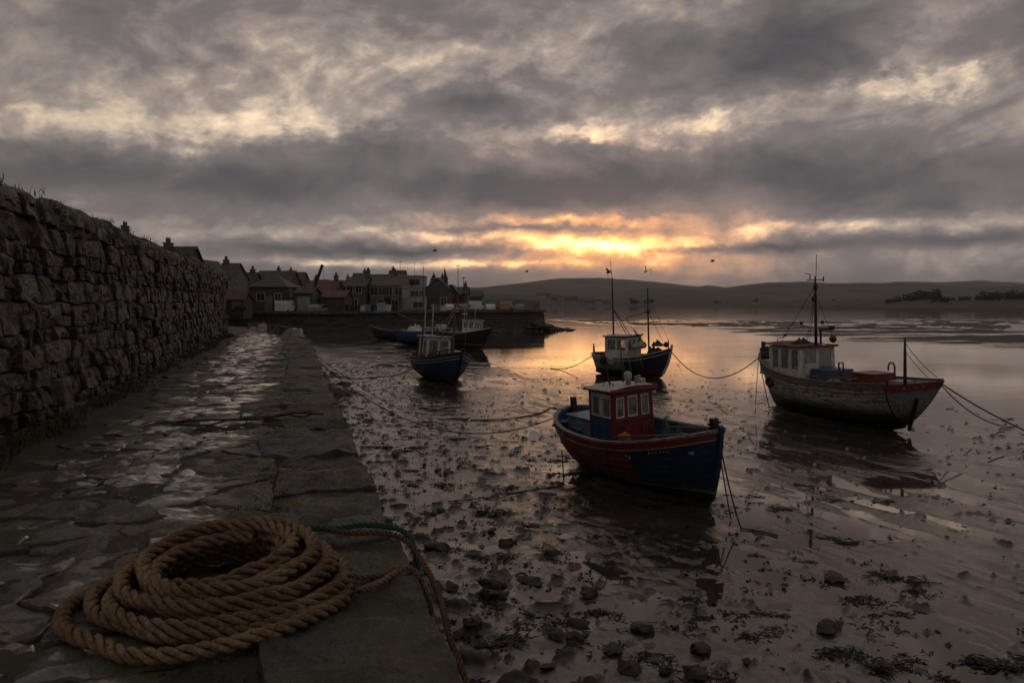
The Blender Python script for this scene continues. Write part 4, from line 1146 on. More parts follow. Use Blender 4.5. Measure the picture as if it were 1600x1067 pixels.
# ------------------------------------------------------------------ far shore and hills
def px2x(px, Y): return (px - 800) / 1244.4 * Y          # metres right of the view axis at distance Y
def land_mat(name, a, b, scale, c=None):
    m, k, bs = new_mat(name)
    tc = k.n('ShaderNodeTexCoord').outputs['Object']
    n = k.noise(tc, scale, 6, .6).outputs['Fac']
    n2 = k.noise(k.v('MULTIPLY', tc, (1.0, .5, 1.0)), scale * 5, 4, .6).outputs['Fac']
    col = k.mix(k.sstep(n, .38, .62), a, b)
    if c:
        col = k.mix(k.sstep(n2, .55, .62, 0, .8), col, c)
    k.put(bs.inputs['Base Color'], col); bs.inputs['Roughness'].default_value = .95
    MATS[name] = m
land_mat('moor', (.045, .038, .024), (.085, .066, .042), .0045, (.03, .032, .016))
land_mat('saltmarsh', (.03, .03, .014), (.06, .05, .026), .02, (.025, .022, .014))
land_mat('town_ground', (.05, .045, .04), (.08, .072, .062), .25, (.04, .045, .02))
def shore_r(az):
    return np.interp(az, [-20, -6, -1, 2, 6, 13.5, 17, 20, 26, 33, 50], [330, 430, 560, 820, 980, 1000, 840, 640, 500, 425, 380])
def build_hills():
    az = np.linspace(-14, 50, 320)
    r = np.concatenate([np.geomspace(320, 1300, 60), np.linspace(1320, 5200, 90)])
    A, R = np.meshgrid(az, r)
    X, Y = R * np.sin(np.radians(A)), R * np.cos(np.radians(A))
    d = R - shore_r(A) + 30 * fbm(X / 120, Y / 120, 3, 71)
    low = np.where(d < 0, -1.2, 0) + 1.6 * sst(d, -8, 14) + 4.0 * sst(d, 40, 260) + 1.0 * fbm(X / 60, Y / 60, 3, 72) * sst(d, 20, 80)
    low = low + (9 * sst(A, -14, -1) * (1 - sst(A, 2, 9))) * sst(d, 10, 420)
    sky_px = np.interp(A, [-14, -3, 0, 3.2, 6.2, 9, 13.1, 13.8, 15, 17.8, 20.3, 23, 25.7, 28.6, 30.4, 32.7, 50],
                       [458, 451, 446, 440, 437, 440, 447, 445, 448, 442, 440.5, 444.5, 441.5, 442, 440.5, 443, 446])
    sky_px = 443 + (sky_px - 443) * 1.35
    top = (473 - sky_px) / 1244.4 * 3600 * np.cos(np.radians(A)) - 2
    front = np.interp(A, [-14, -2, 2, 7, 10, 14, 17, 21, 26, 30, 36], [20, 34, 52, 40, 58, 36, 54, 44, 60, 40, 55])
    hill = np.maximum(front * (1 + .3 * fbm(X / 500, Y / 400, 3, 73)) * .72 * sst(R, 1150, 2100) * (1 - .8 * sst(R, 2150, 2700)), top * (.15 * sst(R, 1300, 2300) + .85 * sst(R, 2450, 3600)))
    hill = hill * (1 - .35 * sst(R, 3800, 5200)) + 3.0 * fbm(X / 260, Y / 260, 4, 74) * sst(R, 1400, 2300)
    Z = low + hill
    n = 62
    o = grid_obj('hills', np.stack([X, Y, Z], -1)[n - 4:], MATS['moor']); tag(o, 'low rounded moorland hills along the horizon', None, None, 'structure')
    o = grid_obj('far_shore', np.stack([X, Y, Z + .05], -1)[:n], MATS['saltmarsh']); tag(o, 'flat dark salt marsh shore across the estuary', None, None, 'structure')
build_hills()
def land_z(x, y):
    az = math.degrees(math.atan2(x, y)); r = math.hypot(x, y)
    d = r - float(shore_r(az))
    return 1.6 * float(sst(d, -8, 14)) + 4.0 * float(sst(d, 40, 260)) - .4 + float(9 * sst(az, -14, -1) * (1 - sst(az, 2, 9)) * sst(d, 10, 420))

# ------------------------------------------------------------------ the pier and the town quay
PZ = 2.8
def build_pier():
    t = empty('stone_pier', (0, 0, 0)); tag(t, 'long dark stone pier reaching out from the town', 'pier', None, 'thing')
    line_ = np.array([(-130, 92.5), (-60, 92.5), (-23.5, 92.0), (-21.4, 93.4), (-18.5, 95.5), (3.0, 113.0), (4.6, 117.0), (3.6, 126.0), (-30, 150)])
    seg = np.sqrt(((line_[1:] - line_[:-1]) ** 2).sum(1)); L = np.concatenate([[0], np.cumsum(seg)])
    s = np.arange(60, L[-1], .45)
    X0, Y0 = np.interp(s, L, line_[:, 0]), np.interp(s, L, line_[:, 1])
    tx, ty = np.gradient(X0), np.gradient(Y0); q = np.hypot(tx, ty); nx, ny = ty / q, -tx / q
    zz = np.linspace(-.2, PZ, 18)
    S_, Z_ = np.meshgrid(s, zz, indexing='ij')
    off = (PZ - Z_) * .13 + .16 * fbm(S_ / 1.2, Z_ / .5, 3, 81) + .35 * np.exp(-Z_ / .35) * (1 + fbm(S_ / 2, S_ * 0, 2, 82))
    P = np.stack([X0[:, None] + nx[:, None] * off, Y0[:, None] + ny[:, None] * off, Z_], -1)
    grid_obj('wall_face', P, MATS['pier_stone'], t, False)
    # edge stones along the top
    i = 0
    mb = MB(); d0 = 62.0; rest = MB(); g = random.Random(8)
    while d0 < L[-1] - 2:
        ln = g.uniform(1.3, 2.4); m = d0 + ln / 2
        x, y = float(np.interp(m, L, line_[:, 0])), float(np.interp(m, L, line_[:, 1]))
        x2, y2 = float(np.interp(m + .3, L, line_[:, 0])), float(np.interp(m + .3, L, line_[:, 1]))
        MB().box((x, y, PZ + .02 + g.uniform(-.03, .04)), (ln - .05, .9, .30), math.atan2(y2 - y, x2 - x)).build('edge_stone', MATS['coping'], t)
        d0 += ln
    top = [(p[0], p[1], PZ) for p in line_]
    top += [(-60, 260, PZ + 2), (-330, 260, PZ + 6), (-330, 92.5, PZ)]
    mesh_obj('deck', top, [tuple(range(len(top)))], MATS['town_ground'], t)
    # iron ladders and timber fenders on the face
    for d in (84.0, 112.5, 119.0):
        x, y = float(np.interp(d, L, line_[:, 0])), float(np.interp(d, L, line_[:, 1])); nx_, ny_ = .63, -.77
        mb = MB(); ax, ay = .77, .63
        for sgn in (-.22, .22): mb.bar((x + nx_ * .75 + ax * sgn, y + ny_ * .75 + ay * sgn, .2), (x + nx_ * .35 + ax * sgn, y + ny_ * .35 + ay * sgn, PZ + .3), .05)
        mb.build('ladder', MATS['rust_metal'], t)
    return t
build_pier()
def boulder_mesh(seed, n=9):
    g = np.random.RandomState(seed)
    th, ph = np.meshgrid(np.linspace(0, 2 * np.pi, n + 1)[:-1], np.linspace(-.5 * np.pi, .5 * np.pi, 6), indexing='ij')
    x, y, z = np.cos(th) * np.cos(ph), np.sin(th) * np.cos(ph), np.sin(ph)
    r = 1 + .5 * fbm(x * 1.6 + seed * 5.1 + z, y * 1.6 + z * .9, 4, seed, .6)
    for q in range(5):                                   # split faces
        n_ = g.normal(size=3); n_ /= np.linalg.norm(n_); dd = x * n_[0] + y * n_[1] + z * n_[2]; r = np.where(dd > .1, np.minimum(r, .72 / np.maximum(dd, .1)), r)
    r = np.where(np.abs(np.sin(ph)) > .999, 1.0, r)
    P = np.stack([x * r, y * r * (.7 + .3 * g.rand()), z * r * (.5 + .2 * g.rand())], -1)
    vs = P.reshape(-1, 3); fs = []
    for i in range(n):
        for j in range(5):
            a = i * 6 + j; b = ((i + 1) % n) * 6 + j
            fs.append((a, b, b + 1, a + 1))
    return vs, fs
BOULD = [boulder_mesh(i) for i in range(8)]
def scatter_rocks(name, spots, mat, parent=None):
    mb = MB()
    for x, y, z, r, a, i in spots:
        vs, fs = BOULD[i % 8]; c, s_ = math.cos(a), math.sin(a)
        mb.add([(x + (v[0] * c - v[1] * s_) * r, y + (v[0] * s_ + v[1] * c) * r, z + v[2] * r) for v in vs], fs)
    o = mb.build(name, MATS[mat], parent, False); o['kind'] = 'stuff'
    return o
g_ = random.Random(77)
sp = []
for i in range(220):
    f = g_.random(); sp.append((3.3 + f * 5.0 + g_.gauss(0, .5), 112.0 + f * 6 + g_.gauss(0, 1.2), max(0, 1.1 * (1 - f) ** 1.5 * g_.random()), g_.uniform(.2, .6) * (1.15 - .6 * f), g_.random() * 6, i))
for i in range(200):
    f = g_.random(); x = -18 + f * 21; y = 95.3 + f * 17.2; d = abs(g_.gauss(0, 1.0)) + .6; sp.append((x + .63 * d, y - .77 * d, .05, g_.uniform(.12, .4), g_.random() * 6, i))
o = scatter_rocks('rubble', sp, 'beach_stone'); tag(o, 'dark rubble heaped along the foot of the pier', None, None, 'stuff')
# rocks and a low broken bank between the end of the quay and the town wall
sp = []
for i in range(420):
    s = g_.uniform(34, 84); e = float(np.interp(s, [30, 37, 48, 56, 85], [.9, .6, -.4, -2.5, -6])); l = e + g_.gauss(0, 1.0) + .3
    p = W(s, l); z = float(np.interp(s, [34, 60, 84], [2.2, 1.2, .4])) * max(0, 1 - max(0, l - e + .5) / 1.6)
    sp.append((p[0], p[1], z, g_.uniform(.12, .5), g_.random() * 6, i))
o = scatter_rocks('rock_bank', sp, 'beach_stone'); tag(o, 'broken rocks at the far end of the quay', None, None, 'stuff')

# ------------------------------------------------------------------ town
for nm, c in (('harl_grey', (.08, .077, .073)), ('harl_white', (.33, .325, .31)), ('harl_pale', (.15, .144, .135)), ('stone_brown', (.10, .082, .066)), ('brick_red', (.085, .034, .026)), ('timber_brown', (.075, .055, .04)), ('pale_boards', (.22, .26, .30))):
    simple(nm, c, .85, .25, .6, .01)
for nm, c in (('slate', (.04, .04, .043)), ('red_tin', (.08, .027, .022)), ('mossy_roof', (.062, .056, .017)), ('dark_slate', (.025, .024, .025))):
    simple(nm, c, .65, .3, .8, .02)
simple('window_dark', (.02, .022, .025), .15, .2, 3)
simple('frame_white', (.36, .35, .33), .6, .2, 3)
simple('shrub', (.022, .03, .012), .9, .4, 2)
def house(name, label, px0, px1, Y, eave, ridge, depth, wall, roof, axis='x', chim=(), win=(), hip=0.0, door=None, base=PZ, rz=0.0, cat='house', over=.18):
    """px0..px1 give the front's span at distance Y; eave and ridge heights above the ground; windows as (u, z, w, h) on the front"""
    x0, x1 = px2x(px0, Y), px2x(px1, Y); w = x1 - x0
    t = empty(name, ((x0 + x1) / 2, Y, base), rz); tag(t, label, cat, 'buildings of the harbour town')
    hw = w / 2
    mb = MB()
    if axis == 'x':
        prof = [(-0, 0, 0)]
        v = [(-hw, 0, -.5), (hw, 0, -.5), (hw, depth, -.5), (-hw, depth, -.5), (-hw, 0, eave), (hw, 0, eave), (hw, depth, eave), (-hw, depth, eave), (-hw + hip, depth / 2, ridge - .06), (hw - hip, depth / 2, ridge - .06)]
        mb.add(v, [(0, 1, 5, 4), (2, 3, 7, 6), (1, 2, 6, 9, 5), (3, 0, 4, 8, 7)] if not hip else [(0, 1, 5, 4), (2, 3, 7, 6), (1, 2, 6, 5), (3, 0, 4, 7)])
    else:
        v = [(-hw, 0, -.5), (hw, 0, -.5), (hw, depth, -.5), (-hw, depth, -.5), (-hw, 0, eave), (hw, 0, eave), (hw, depth, eave), (-hw, depth, eave), (0, 0, ridge - .06), (0, depth, ridge - .06)]
        mb.add(v, [(0, 1, 5, 8, 4), (2, 3, 7, 9, 6), (1, 2, 6, 5), (3, 0, 4, 7)])
    mb.build('wall', MATS[wall], t)
    rf = MB(); th = .12; o_ = over
    def slab(a, b, c, d):
        q = [Vector(p) for p in (a, b, c, d)]; n_ = (q[1] - q[0]).cross(q[2] - q[0]).normalized()
        if n_.z < 0: n_ = -n_
        rf.add(q + [p + n_ * th for p in q], [(3, 2, 1, 0), (4, 5, 6, 7), (0, 1, 5, 4), (1, 2, 6, 5), (2, 3, 7, 6), (3, 0, 4, 7)])
    if ridge - eave < .25:
        rf.box((0, depth / 2, eave + .1), (w + 2 * o_, depth + 2 * o_, .2))
    elif axis == 'x':
        k_ = (ridge - eave) / (depth / 2); e2 = eave - o_ * k_
        slab((-hw - o_, -o_, e2), (hw + o_, -o_, e2), (hw + o_ - (hip + o_ if hip else 0), depth / 2, ridge), (-hw - o_ + (hip + o_ if hip else 0), depth / 2, ridge))
        slab((hw + o_, depth + o_, e2), (-hw - o_, depth + o_, e2), (-hw - o_ + (hip + o_ if hip else 0), depth / 2, ridge), (hw + o_ - (hip + o_ if hip else 0), depth / 2, ridge))
        if hip:
            for sg in (-1, 1): slab((sg * (hw + o_), -o_, e2), (sg * (hw + o_), depth + o_, e2), (sg * (hw - hip), depth / 2 + .01, ridge), (sg * (hw - hip), depth / 2 - .01, ridge))
    else:
        k_ = (ridge - eave) / hw; e2 = eave - o_ * k_
        for sg in (-1, 1): slab((sg * (hw + o_), -o_, e2), (sg * (hw + o_), depth + o_, e2), (0, depth + o_, ridge), (0, -o_, ridge))
    r = rf.build('roof', MATS[roof], t)
    for cx, cy, ch in chim:
        mb = MB(); mb.box((cx, cy, ridge + ch / 2 - .5), (.46, .8, ch + 1.0)); mb.box((cx, cy, ridge + ch + .04), (.56, .92, .08))
        for q in (-.22, .22): mb.lathe([(.11, 0), (.09, .4)], (cx, cy + q, ridge + ch + .08), 7)
        mb.build('chimney', MATS['stone_brown'], t)
    for u, z, ww, hh in win:
        x = -hw + u * w
        f = MB(); fr = .09
        for a, b_, sx, sz in ((0, hh / 2, ww + fr, fr), (0, -hh / 2, ww + fr, fr), (-ww / 2, 0, fr, hh), (ww / 2, 0, fr, hh), (0, 0, .05, hh)): f.box((x + a, -.03, z + b_), (sx, .10, sz))
        fo = f.build('window', MATS['frame_white'], t)
        MB().box((x, -.012, z), (ww - fr, .03, hh - fr)).build('pane', MATS['window_dark'], fo)
    if px1 < 480 and eave > 2.6:                     # windows on the gable that faces the harbour
        for fy, z in ((.3, eave * .32), (.72, eave * .32), (.3, eave * .8), (.72, eave * .8)):
            f = MB()
            for dy, dz_, sy, sz in ((0, .5, .8, .09), (0, -.5, .8, .09), (-.36, 0, .09, 1.0), (.36, 0, .09, 1.0), (0, 0, .05, 1.0)): f.box((hw + .03, fy * depth + dy, z + dz_), (.10, sy, sz))
            fo = f.build('window', MATS['frame_white'], t)
            MB().box((hw + .012, fy * depth, z), (.03, .66, .92)).build('pane', MATS['window_dark'], fo)
    if door:
        u, dw, dh, dm = door
        MB().box((-hw + u * w, -.03, dh / 2), (dw, .1, dh)).build('door', MATS[dm], t)
    return t
house('gable_house', 'dark slate roofed house with chimney rising just behind the wall', 236, 291, 62, 3.9, 5.6, 4, 'stone_brown', 'dark_slate', 'x', [(-.75, 2, .3)])
house('gable_house', 'house hidden behind the wall with one tall chimney showing', 150, 205, 75, 5.6, 7.2, 6, 'stone_brown', 'dark_slate', 'x', [(-.15, 3.0, 1.4)])
house('gable_house', 'narrow grey gabled house beside the end of the rubble wall', 298, 325, 78, 3.9, 5.4, 5, 'harl_grey', 'slate', 'y', [], [(.3, 3.2, .5, .8), (.7, 3.2, .5, .8), (.5, 1.4, .6, 1.0)])
house('gable_house', 'grey house with pale window bays and tall dark roof', 336, 361, 88, 3.9, 5.6, 6, 'harl_pale', 'slate', 'x', [(-.6, 3, .4)], [(.25, 3.1, .8, 1.0), (.7, 3.1, .8, 1.0), (.25, 1.3, .8, 1.0), (.7, 1.3, .8, 1.0)])
house('gable_house', 'small dark house with a broad chimney stack', 372, 393, 100, 3.6, 5.0, 5, 'stone_brown', 'dark_slate', 'x', [(.3, 2.5, .4)], [(.5, 3.4, .8, 1.0)])
house('long_house', 'long slate roofed building standing behind the hipped roof', 398, 453, 112, 3.8, 5.7, 6, 'stone_brown', 'slate', 'x', [], [])
house('hipped_house', 'wide low house with hipped slate roof and brown walls', 387, 447, 97, 3.1, 4.6, 7, 'timber_brown', 'slate', 'x', [], [(.35, 1.9, 1.0, 1.0), (.8, 1.9, .8, .9)], 2.2, (.55, .9, 2.0, 'harl_pale'))
house('boat_shed', 'low shed with pale blue boarded doors in front of the town', 462, 488, 95.2, 2.3, 3.0, 4, 'harl_grey', 'dark_slate', 'x', [], [], 0, (.5, 1.5, 1.9, 'pale_boards'), cat='shed')
house('gable_shed', 'dark red shed with steep tin roof', 474, 521, 104, 2.4, 4.1, 8, 'brick_red', 'red_tin', 'x', [(1.5, 4, .7)], [], cat='shed')
house('gable_shed', 'low timber shed with dull red roof at the pier root', 503, 538, 97.5, 1.8, 2.6, 5, 'timber_brown', 'red_tin', 'x', [], [], cat='shed')
house('gable_house', 'dark slate house with large chimney in mid town', 537, 571, 118, 3.5, 5.0, 8, 'harl_grey', 'slate', 'x', [(1.3, 4, 1.0)], [(.3, 3.2, .9, 1.2), (.7, 3.2, .9, 1.2), (.5, 1.2, .9, 1.2)])
house('gable_house', 'big dark roofed house behind the mossy roof', 560, 628, 134, 4.2, 6.0, 9, 'harl_pale', 'slate', 'x', [(-2.6, 4, .8), (2.0, 4, .6)], [(.2, 4, .9, 1.2)])
house('mossy_house', 'grey harbour building with yellow green mossy roof', 578, 634, 120, 3.7, 5.0, 8, 'harl_pale', 'mossy_roof', 'x', [], [(.12, 2.9, 1.2, 1.2), (.35, 2.9, 1.2, 1.2), (.55, 2.9, 1.0, 1.2), (.8, 2.9, 1.2, 1.2), (.3, 1.0, 1.0, 1.3), (.7, 1.0, 1.0, 1.3)], 0, (.5, 1.0, 2.0, 'window_dark'))
house('flat_roofed_house', 'pale flat roofed upper block with long window band', 625, 660, 128, 5.4, 5.5, 7, 'harl_white', 'frame_white', 'x', [], [(.3, 4.5, 1.3, 1.0), (.7, 4.5, 1.4, 1.0)], 0, None, cat='building')
house('flat_roofed_house', 'white two storey flat roofed building on the pier', 629, 664, 116, 3.4, 3.5, 8, 'harl_white', 'frame_white', 'x', [], [(.55, 2.5, 1.3, .9), (.85, 2.5, .8, .9), (.7, .9, 1.5, .9)], 0, (.2, 1.1, 2.0, 'pale_boards'), cat='building')
house('gable_house', 'dark gabled warehouse with two chimneys on the pier', 664, 703, 117, 3.1, 4.7, 9, 'stone_brown', 'dark_slate', 'y', [(-.8, 3, .5), (.9, 5, .3)], [(.75, 1.4, .9, 1.2)], 0, (.3, 1.6, 2.0, 'window_dark'))
house('gable_house', 'reddish gabled cottage at the seaward end of the houses', 696, 714, 121, 2.7, 3.9, 7, 'brick_red', 'dark_slate', 'y', [], [(.5, 2.4, .7, 1.0)])
house('gable_house', 'small dark cottage beside the lamp posts', 712, 730, 128, 2.6, 3.7, 7, 'harl_grey', 'dark_slate', 'x', [(.5, 3, .6)], [(.5, 1.8, .8, 1.0)])
house('gable_shed', 'low dark store behind the parked vans', 728, 752, 138, 2.2, 3.2, 6, 'stone_brown', 'slate', 'x', [], [], cat='shed')
house('gable_house', 'dark house filling the gap behind the timber shed', 520, 545, 128, 3.4, 4.8, 8, 'stone_brown', 'dark_slate', 'x', [(.4, 4, .6)], [])
house('gable_house', 'low grey house between town roofs at far left', 340, 372, 120, 4.2, 5.8, 8, 'harl_grey', 'dark_slate', 'x', [], [])
for i, (a, b, Y, e, r_, lab) in enumerate([(404, 432, 128, 4.6, 6.3, 'dark roof ridge with chimney above the left of the long building'), (440, 470, 140, 4.6, 6.6, 'dark roof showing above the right of the long building'), (548, 566, 140, 4.4, 6.4, 'narrow dark roof left of the big dark roofed house'), (606, 630, 152, 5.4, 7.4, 'dark roof with chimney behind the mossy roofed building'), (672, 690, 140, 4.0, 5.6, 'slate roof behind the dark gabled warehouse'), (484, 506, 132, 3.6, 5.0, 'small slate roof behind the dark red shed')]):
    house('gable_house', lab, a, b, Y, e, r_, 7, ('harl_grey', 'stone_brown')[i % 2], ('slate', 'dark_slate')[i % 2], 'x', [((-1) ** i * .9, 3.5, .45)], [(.3, 3.2, .7, .9)])
# low brown yard wall and store in front of the first houses
house('yard_store', 'low dark red roofed store in front of the grey houses', 340, 380, 84, 1.5, 2.3, 3, 'timber_brown', 'red_tin', 'x', [], [], 0, (.75, 1.0, 1.6, 'harl_pale'), cat='shed')

# crane, poles, shrubs
def crane():
    t = empty('harbour_crane', (px2x(488, 99), 99, PZ)); tag(t, 'dark harbour crane with slanting boom above the sheds', 'crane')
    MB().bar((0, 0, 2.2), (1.35, 0, 5.9), .34, .30).build('boom', MATS['black_paint'], t)
    MB().box((0, .2, 1.1), (1.4, 1.2, 1.3)).box((-.3, .2, 2.1), (.8, .9, .8)).build('cab', MATS['dark_metal'], t)
    MB().box((0, .2, .25), (1.8, 1.5, .5)).build('base', MATS['dark_metal'], t)
    MB().tube([(1.3, 0, 5.8), (-.4, .2, 2.5)], .03, 5).build('cable', MATS['dark_rope'], t)
crane()
def pole(label, px, Y, h, arm=0.0, r=.06, flag=False, kind='lamp_post'):
    t = empty(kind, (px2x(px, Y), Y, PZ)); tag(t, label, 'pole', 'poles standing on the pier')
    MB().tube([(0, 0, 0), (0, 0, h)], [r, r * .6], 6).build('post', MATS['dark_metal'], t)
    if arm:
        MB().bar((-arm, 0, h - .15), (arm, 0, h - .15), .07).build('cross_arm', MATS['dark_metal'], t)
    if flag:
        MB().tube([(.02, 0, h - .2), (.12, 0, h - .8), (.06, 0, h - 1.7)], [.08, .14, .06], 6).build('furled_flag', MATS['black_paint'], t)
pole('tall lamp post with a short cross arm at the end of the houses', 716, 113, 6.6, .35)
pole('shorter post with slanting bracket right of the tall lamp post', 724.5, 115, 4.9, .25)
pole('flagpole with furled dark flag before the dark warehouse', 694.5, 110, 6.0, 0, .05, True, 'flagpole')
pole('thin pole beside the white flat roofed building', 662, 112, 6.3, 0, .05, False, 'pole')
pole('thin aerial pole above the pale upper block', 648, 127, 7.7, 0, .04, False, 'pole')
pole('aerial pole at the left corner of the pale upper block', 626, 127, 7.8, .2, .04, False, 'pole')
pole('thin pole beside the dark red shed', 507, 110, 6.2, 0, .035, False, 'pole')
def leaf_cloud(seed, n, size):
    g = np.random.RandomState(seed); mb_v, mb_f = [], []
    c = g.normal(size=(9, 3)) * [.5, .5, .28]
    for i in range(n):
        k_ = c[g.randint(9)]; d = g.normal(size=3); d /= np.linalg.norm(d); p = k_ + d * (.25 + .2 * g.rand())
        p[2] = max(p[2], -.55)
        a, b = g.normal(size=3), g.normal(size=3); a *= size / np.linalg.norm(a); b *= size / np.linalg.norm(b)
        m_ = len(mb_v); mb_v += [p - a, p + b, p + a, p - b]; mb_f.append((m_, m_ + 1, m_ + 2, m_ + 3))
    return mb_v, mb_f
CL = [leaf_cloud(i, 420, .12) for i in range(3)]
crown_me = []
for i in range(3):
    me = bpy.data.meshes.new('crown'); me.from_pydata([tuple(map(float, v)) for v in CL[i][0]], [], CL[i][1]); me.materials.append(MATS['shrub']); crown_me.append(me)
trunk_src = MB().tube([(0, 0, -1.2), (.03, 0, -.7), (0, .04, -.1)], [.09, .07, .03], 6); trunk_me = None
def tree(name, label, x, y, z, w, h, i, group):
    global trunk_me
    t = empty(name, (x, y, z)); tag(t, label, 'tree' if name == 'tree' else 'shrub', group)
    c = bpy.data.objects.new('crown', crown_me[i % 3]); COL.objects.link(c); c.parent = t; c.scale = (w / 2, w / 2, h / 1.7); c.location = (0, 0, h * .55); c.rotation_euler = (0, 0, i * 1.7)
    if trunk_me is None:
        k_ = trunk_src.build('trunk', MATS['timber_brown'], t); trunk_me = k_.data
    else:
        k_ = bpy.data.objects.new('trunk', trunk_me); COL.objects.link(k_); k_.parent = t
    k_.scale = (h / 2, h / 2, h / 2); k_.location = (0, 0, h * .55)
tree('shrub', 'round dark shrub in front of the hipped house', px2x(431, 94.5), 94.5, PZ, 1.3, 1.3, 0, None)
tree('shrub', 'straggly shrub beside the yard store', px2x(374, 82.5), 82.5, PZ, 1.6, 1.0, 1, None)
g_ = random.Random(5)
for i in range(26):
    px = [1385, 1400, 1420, 1432, 1444, 1456, 1466, 1482, 1500, 1515, 1530, 1545, 1560, 1572, 1585, 1598, 1610, 1625, 1300, 1340, 1180, 1120, 1012, 988, 1640, 1660][i]
    Y = g_.uniform(560, 640) if px > 1380 else g_.uniform(1050, 1120)
    h = [4, 4, 7.5, 9, 9.5, 9, 7, 4, 4, 4.5, 6, 7, 7.5, 8, 8, 7.5, 8, 8, 4, 4, 5, 5, 8, 8, 8, 7][i]
    x = px2x(px, Y)
    tree('tree', 'dark rounded tree in the wood across the estuary' if px > 1380 else 'small far tree on the low shore below the hills', x, Y, land_z(x, Y) - .5, h * 1.9, h, i, 'trees on the far shore')
# village across the water
def far_house(px, Y, i):
    x = px2x(px, Y); t = empty('far_house', (x, Y, land_z(x, Y) - .3), g_.uniform(-.5, .5)); tag(t, 'tiny pale house in the village across the water', 'house', 'houses of the far village')
    w, d, e, r = g_.uniform(8, 13), 7, 3.6, 6.2
    MB().add([(-w / 2, 0, -2), (w / 2, 0, -2), (w / 2, d, -2), (-w / 2, d, -2), (-w / 2, 0, e), (w / 2, 0, e), (w / 2, d, e), (-w / 2, d, e), (-w / 2, d / 2, r), (w / 2, d / 2, r)], [(0, 1, 5, 4), (2, 3, 7, 6), (1, 2, 6, 9, 5), (3, 0, 4, 8, 7)]).build('wall', MATS[('harl_white', 'harl_pale', 'harl_grey')[i % 3]], t)
    MB().add([(-w / 2 - .2, -.4, e - .2), (w / 2 + .2, -.4, e - .2), (w / 2 + .2, d / 2, r + .15), (-w / 2 - .2, d / 2, r + .15), (w / 2 + .2, d + .4, e - .2), (-w / 2 - .2, d + .4, e - .2)], [(0, 1, 2, 3), (3, 2, 4, 5)]).build('roof', MATS['slate'], t)
for i, px in enumerate([768, 782, 803, 812, 822, 829, 845, 856, 866, 874, 886, 893, 905, 912, 924, 936, 951]):
    far_house(px, (480 if px < 800 else 640 if px < 835 else 1020) + 25 * (i % 4), i)

# parked vans and cars, crates on the pier
def vehicle(label, px, Y, kind, paint, rz=0.0):
    t = empty('parked_van' if kind == 'van' else 'parked_car', (px2x(px, Y), Y, PZ + .02), rz + 1.35); t.scale = (.68, .8, .68); tag(t, label, kind, 'vehicles parked on the pier')
    L, H_ = (4.8, 2.1) if kind == 'van' else (4.1, 1.45)
    if kind == 'van': side = [(-L / 2, .3), (L / 2 - .05, .3), (L / 2, .95), (L / 2 - .7, 1.15), (L / 2 - 1.4, H_ - .05), (-L / 2 + .1, H_), (-L / 2, 1.6)]
    else: side = [(-L / 2, .3), (L / 2, .3), (L / 2, .75), (L / 2 - 1.0, .92), (L / 2 - 1.7, H_), (-L / 2 + .7, H_), (-L / 2 + .1, .95)]
    n = len(side); vs = [(x, -.85, z) for x, z in side] + [(x, .85, z) for x, z in side]
    MB().add(vs, [tuple(range(n)), tuple(range(2 * n - 1, n - 1, -1))] + [(i, n + i, n + (i + 1) % n, (i + 1) % n) for i in range(n)]).build('body', MATS[paint], t)
    zz = H_ * .72; 
    MB().box((.25 if kind == 'car' else L / 2 - 1.55, -.862, zz), (1.7 if kind == 'car' else .8, .03, .34)).build('side_window', MATS['window_dark'], t)
    MB().box((.25 if kind == 'car' else L / 2 - 1.55, .862, zz), (1.7 if kind == 'car' else .8, .03, .34)).build('side_window', MATS['window_dark'], t)
    for sx in (-L * .32, L * .32):
        for sy in (-.8, .8):
            MB().tube([(sx, sy - .1, .3), (sx, sy + .1, .3)], .31, 10).build('wheel', MATS['black_paint'], t)
simple('car_white', (.62, .62, .6), .3, .1, 2); simple('car_grey', (.2, .2, .21), .3, .1, 2); simple('car_yellow', (.34, .26, .13), .4, .15, 2); simple('car_red', (.2, .03, .025), .35, .15, 2)
vehicle('white van parked at the middle of the pier', 744, 116.5, 'van', 'car_white')
vehicle('pale grey car parked left of the white van', 726, 115, 'car', 'car_grey')
vehicle('white car parked right of the white van', 766, 119, 'car', 'car_white', .3)
vehicle('red car parked between white car and yellow van', 779, 121, 'car', 'car_red', .1)
vehicle('dull yellow van near the seaward end of the pier', 792, 121, 'van', 'car_yellow')
vehicle('grey car nearest the seaward end of the pier', 812, 121, 'car', 'car_grey', .2)
vehicle('white car below the gabled cottage', 708, 113.5, 'car', 'car_white', -.2)
vehicle('white van beside the round shrub', 447, 94.3, 'van', 'car_white', .1)
vehicle('dark grey car beside the low timber shed', 497, 95.0, 'car', 'car_grey', 0)
g_ = random.Random(9)
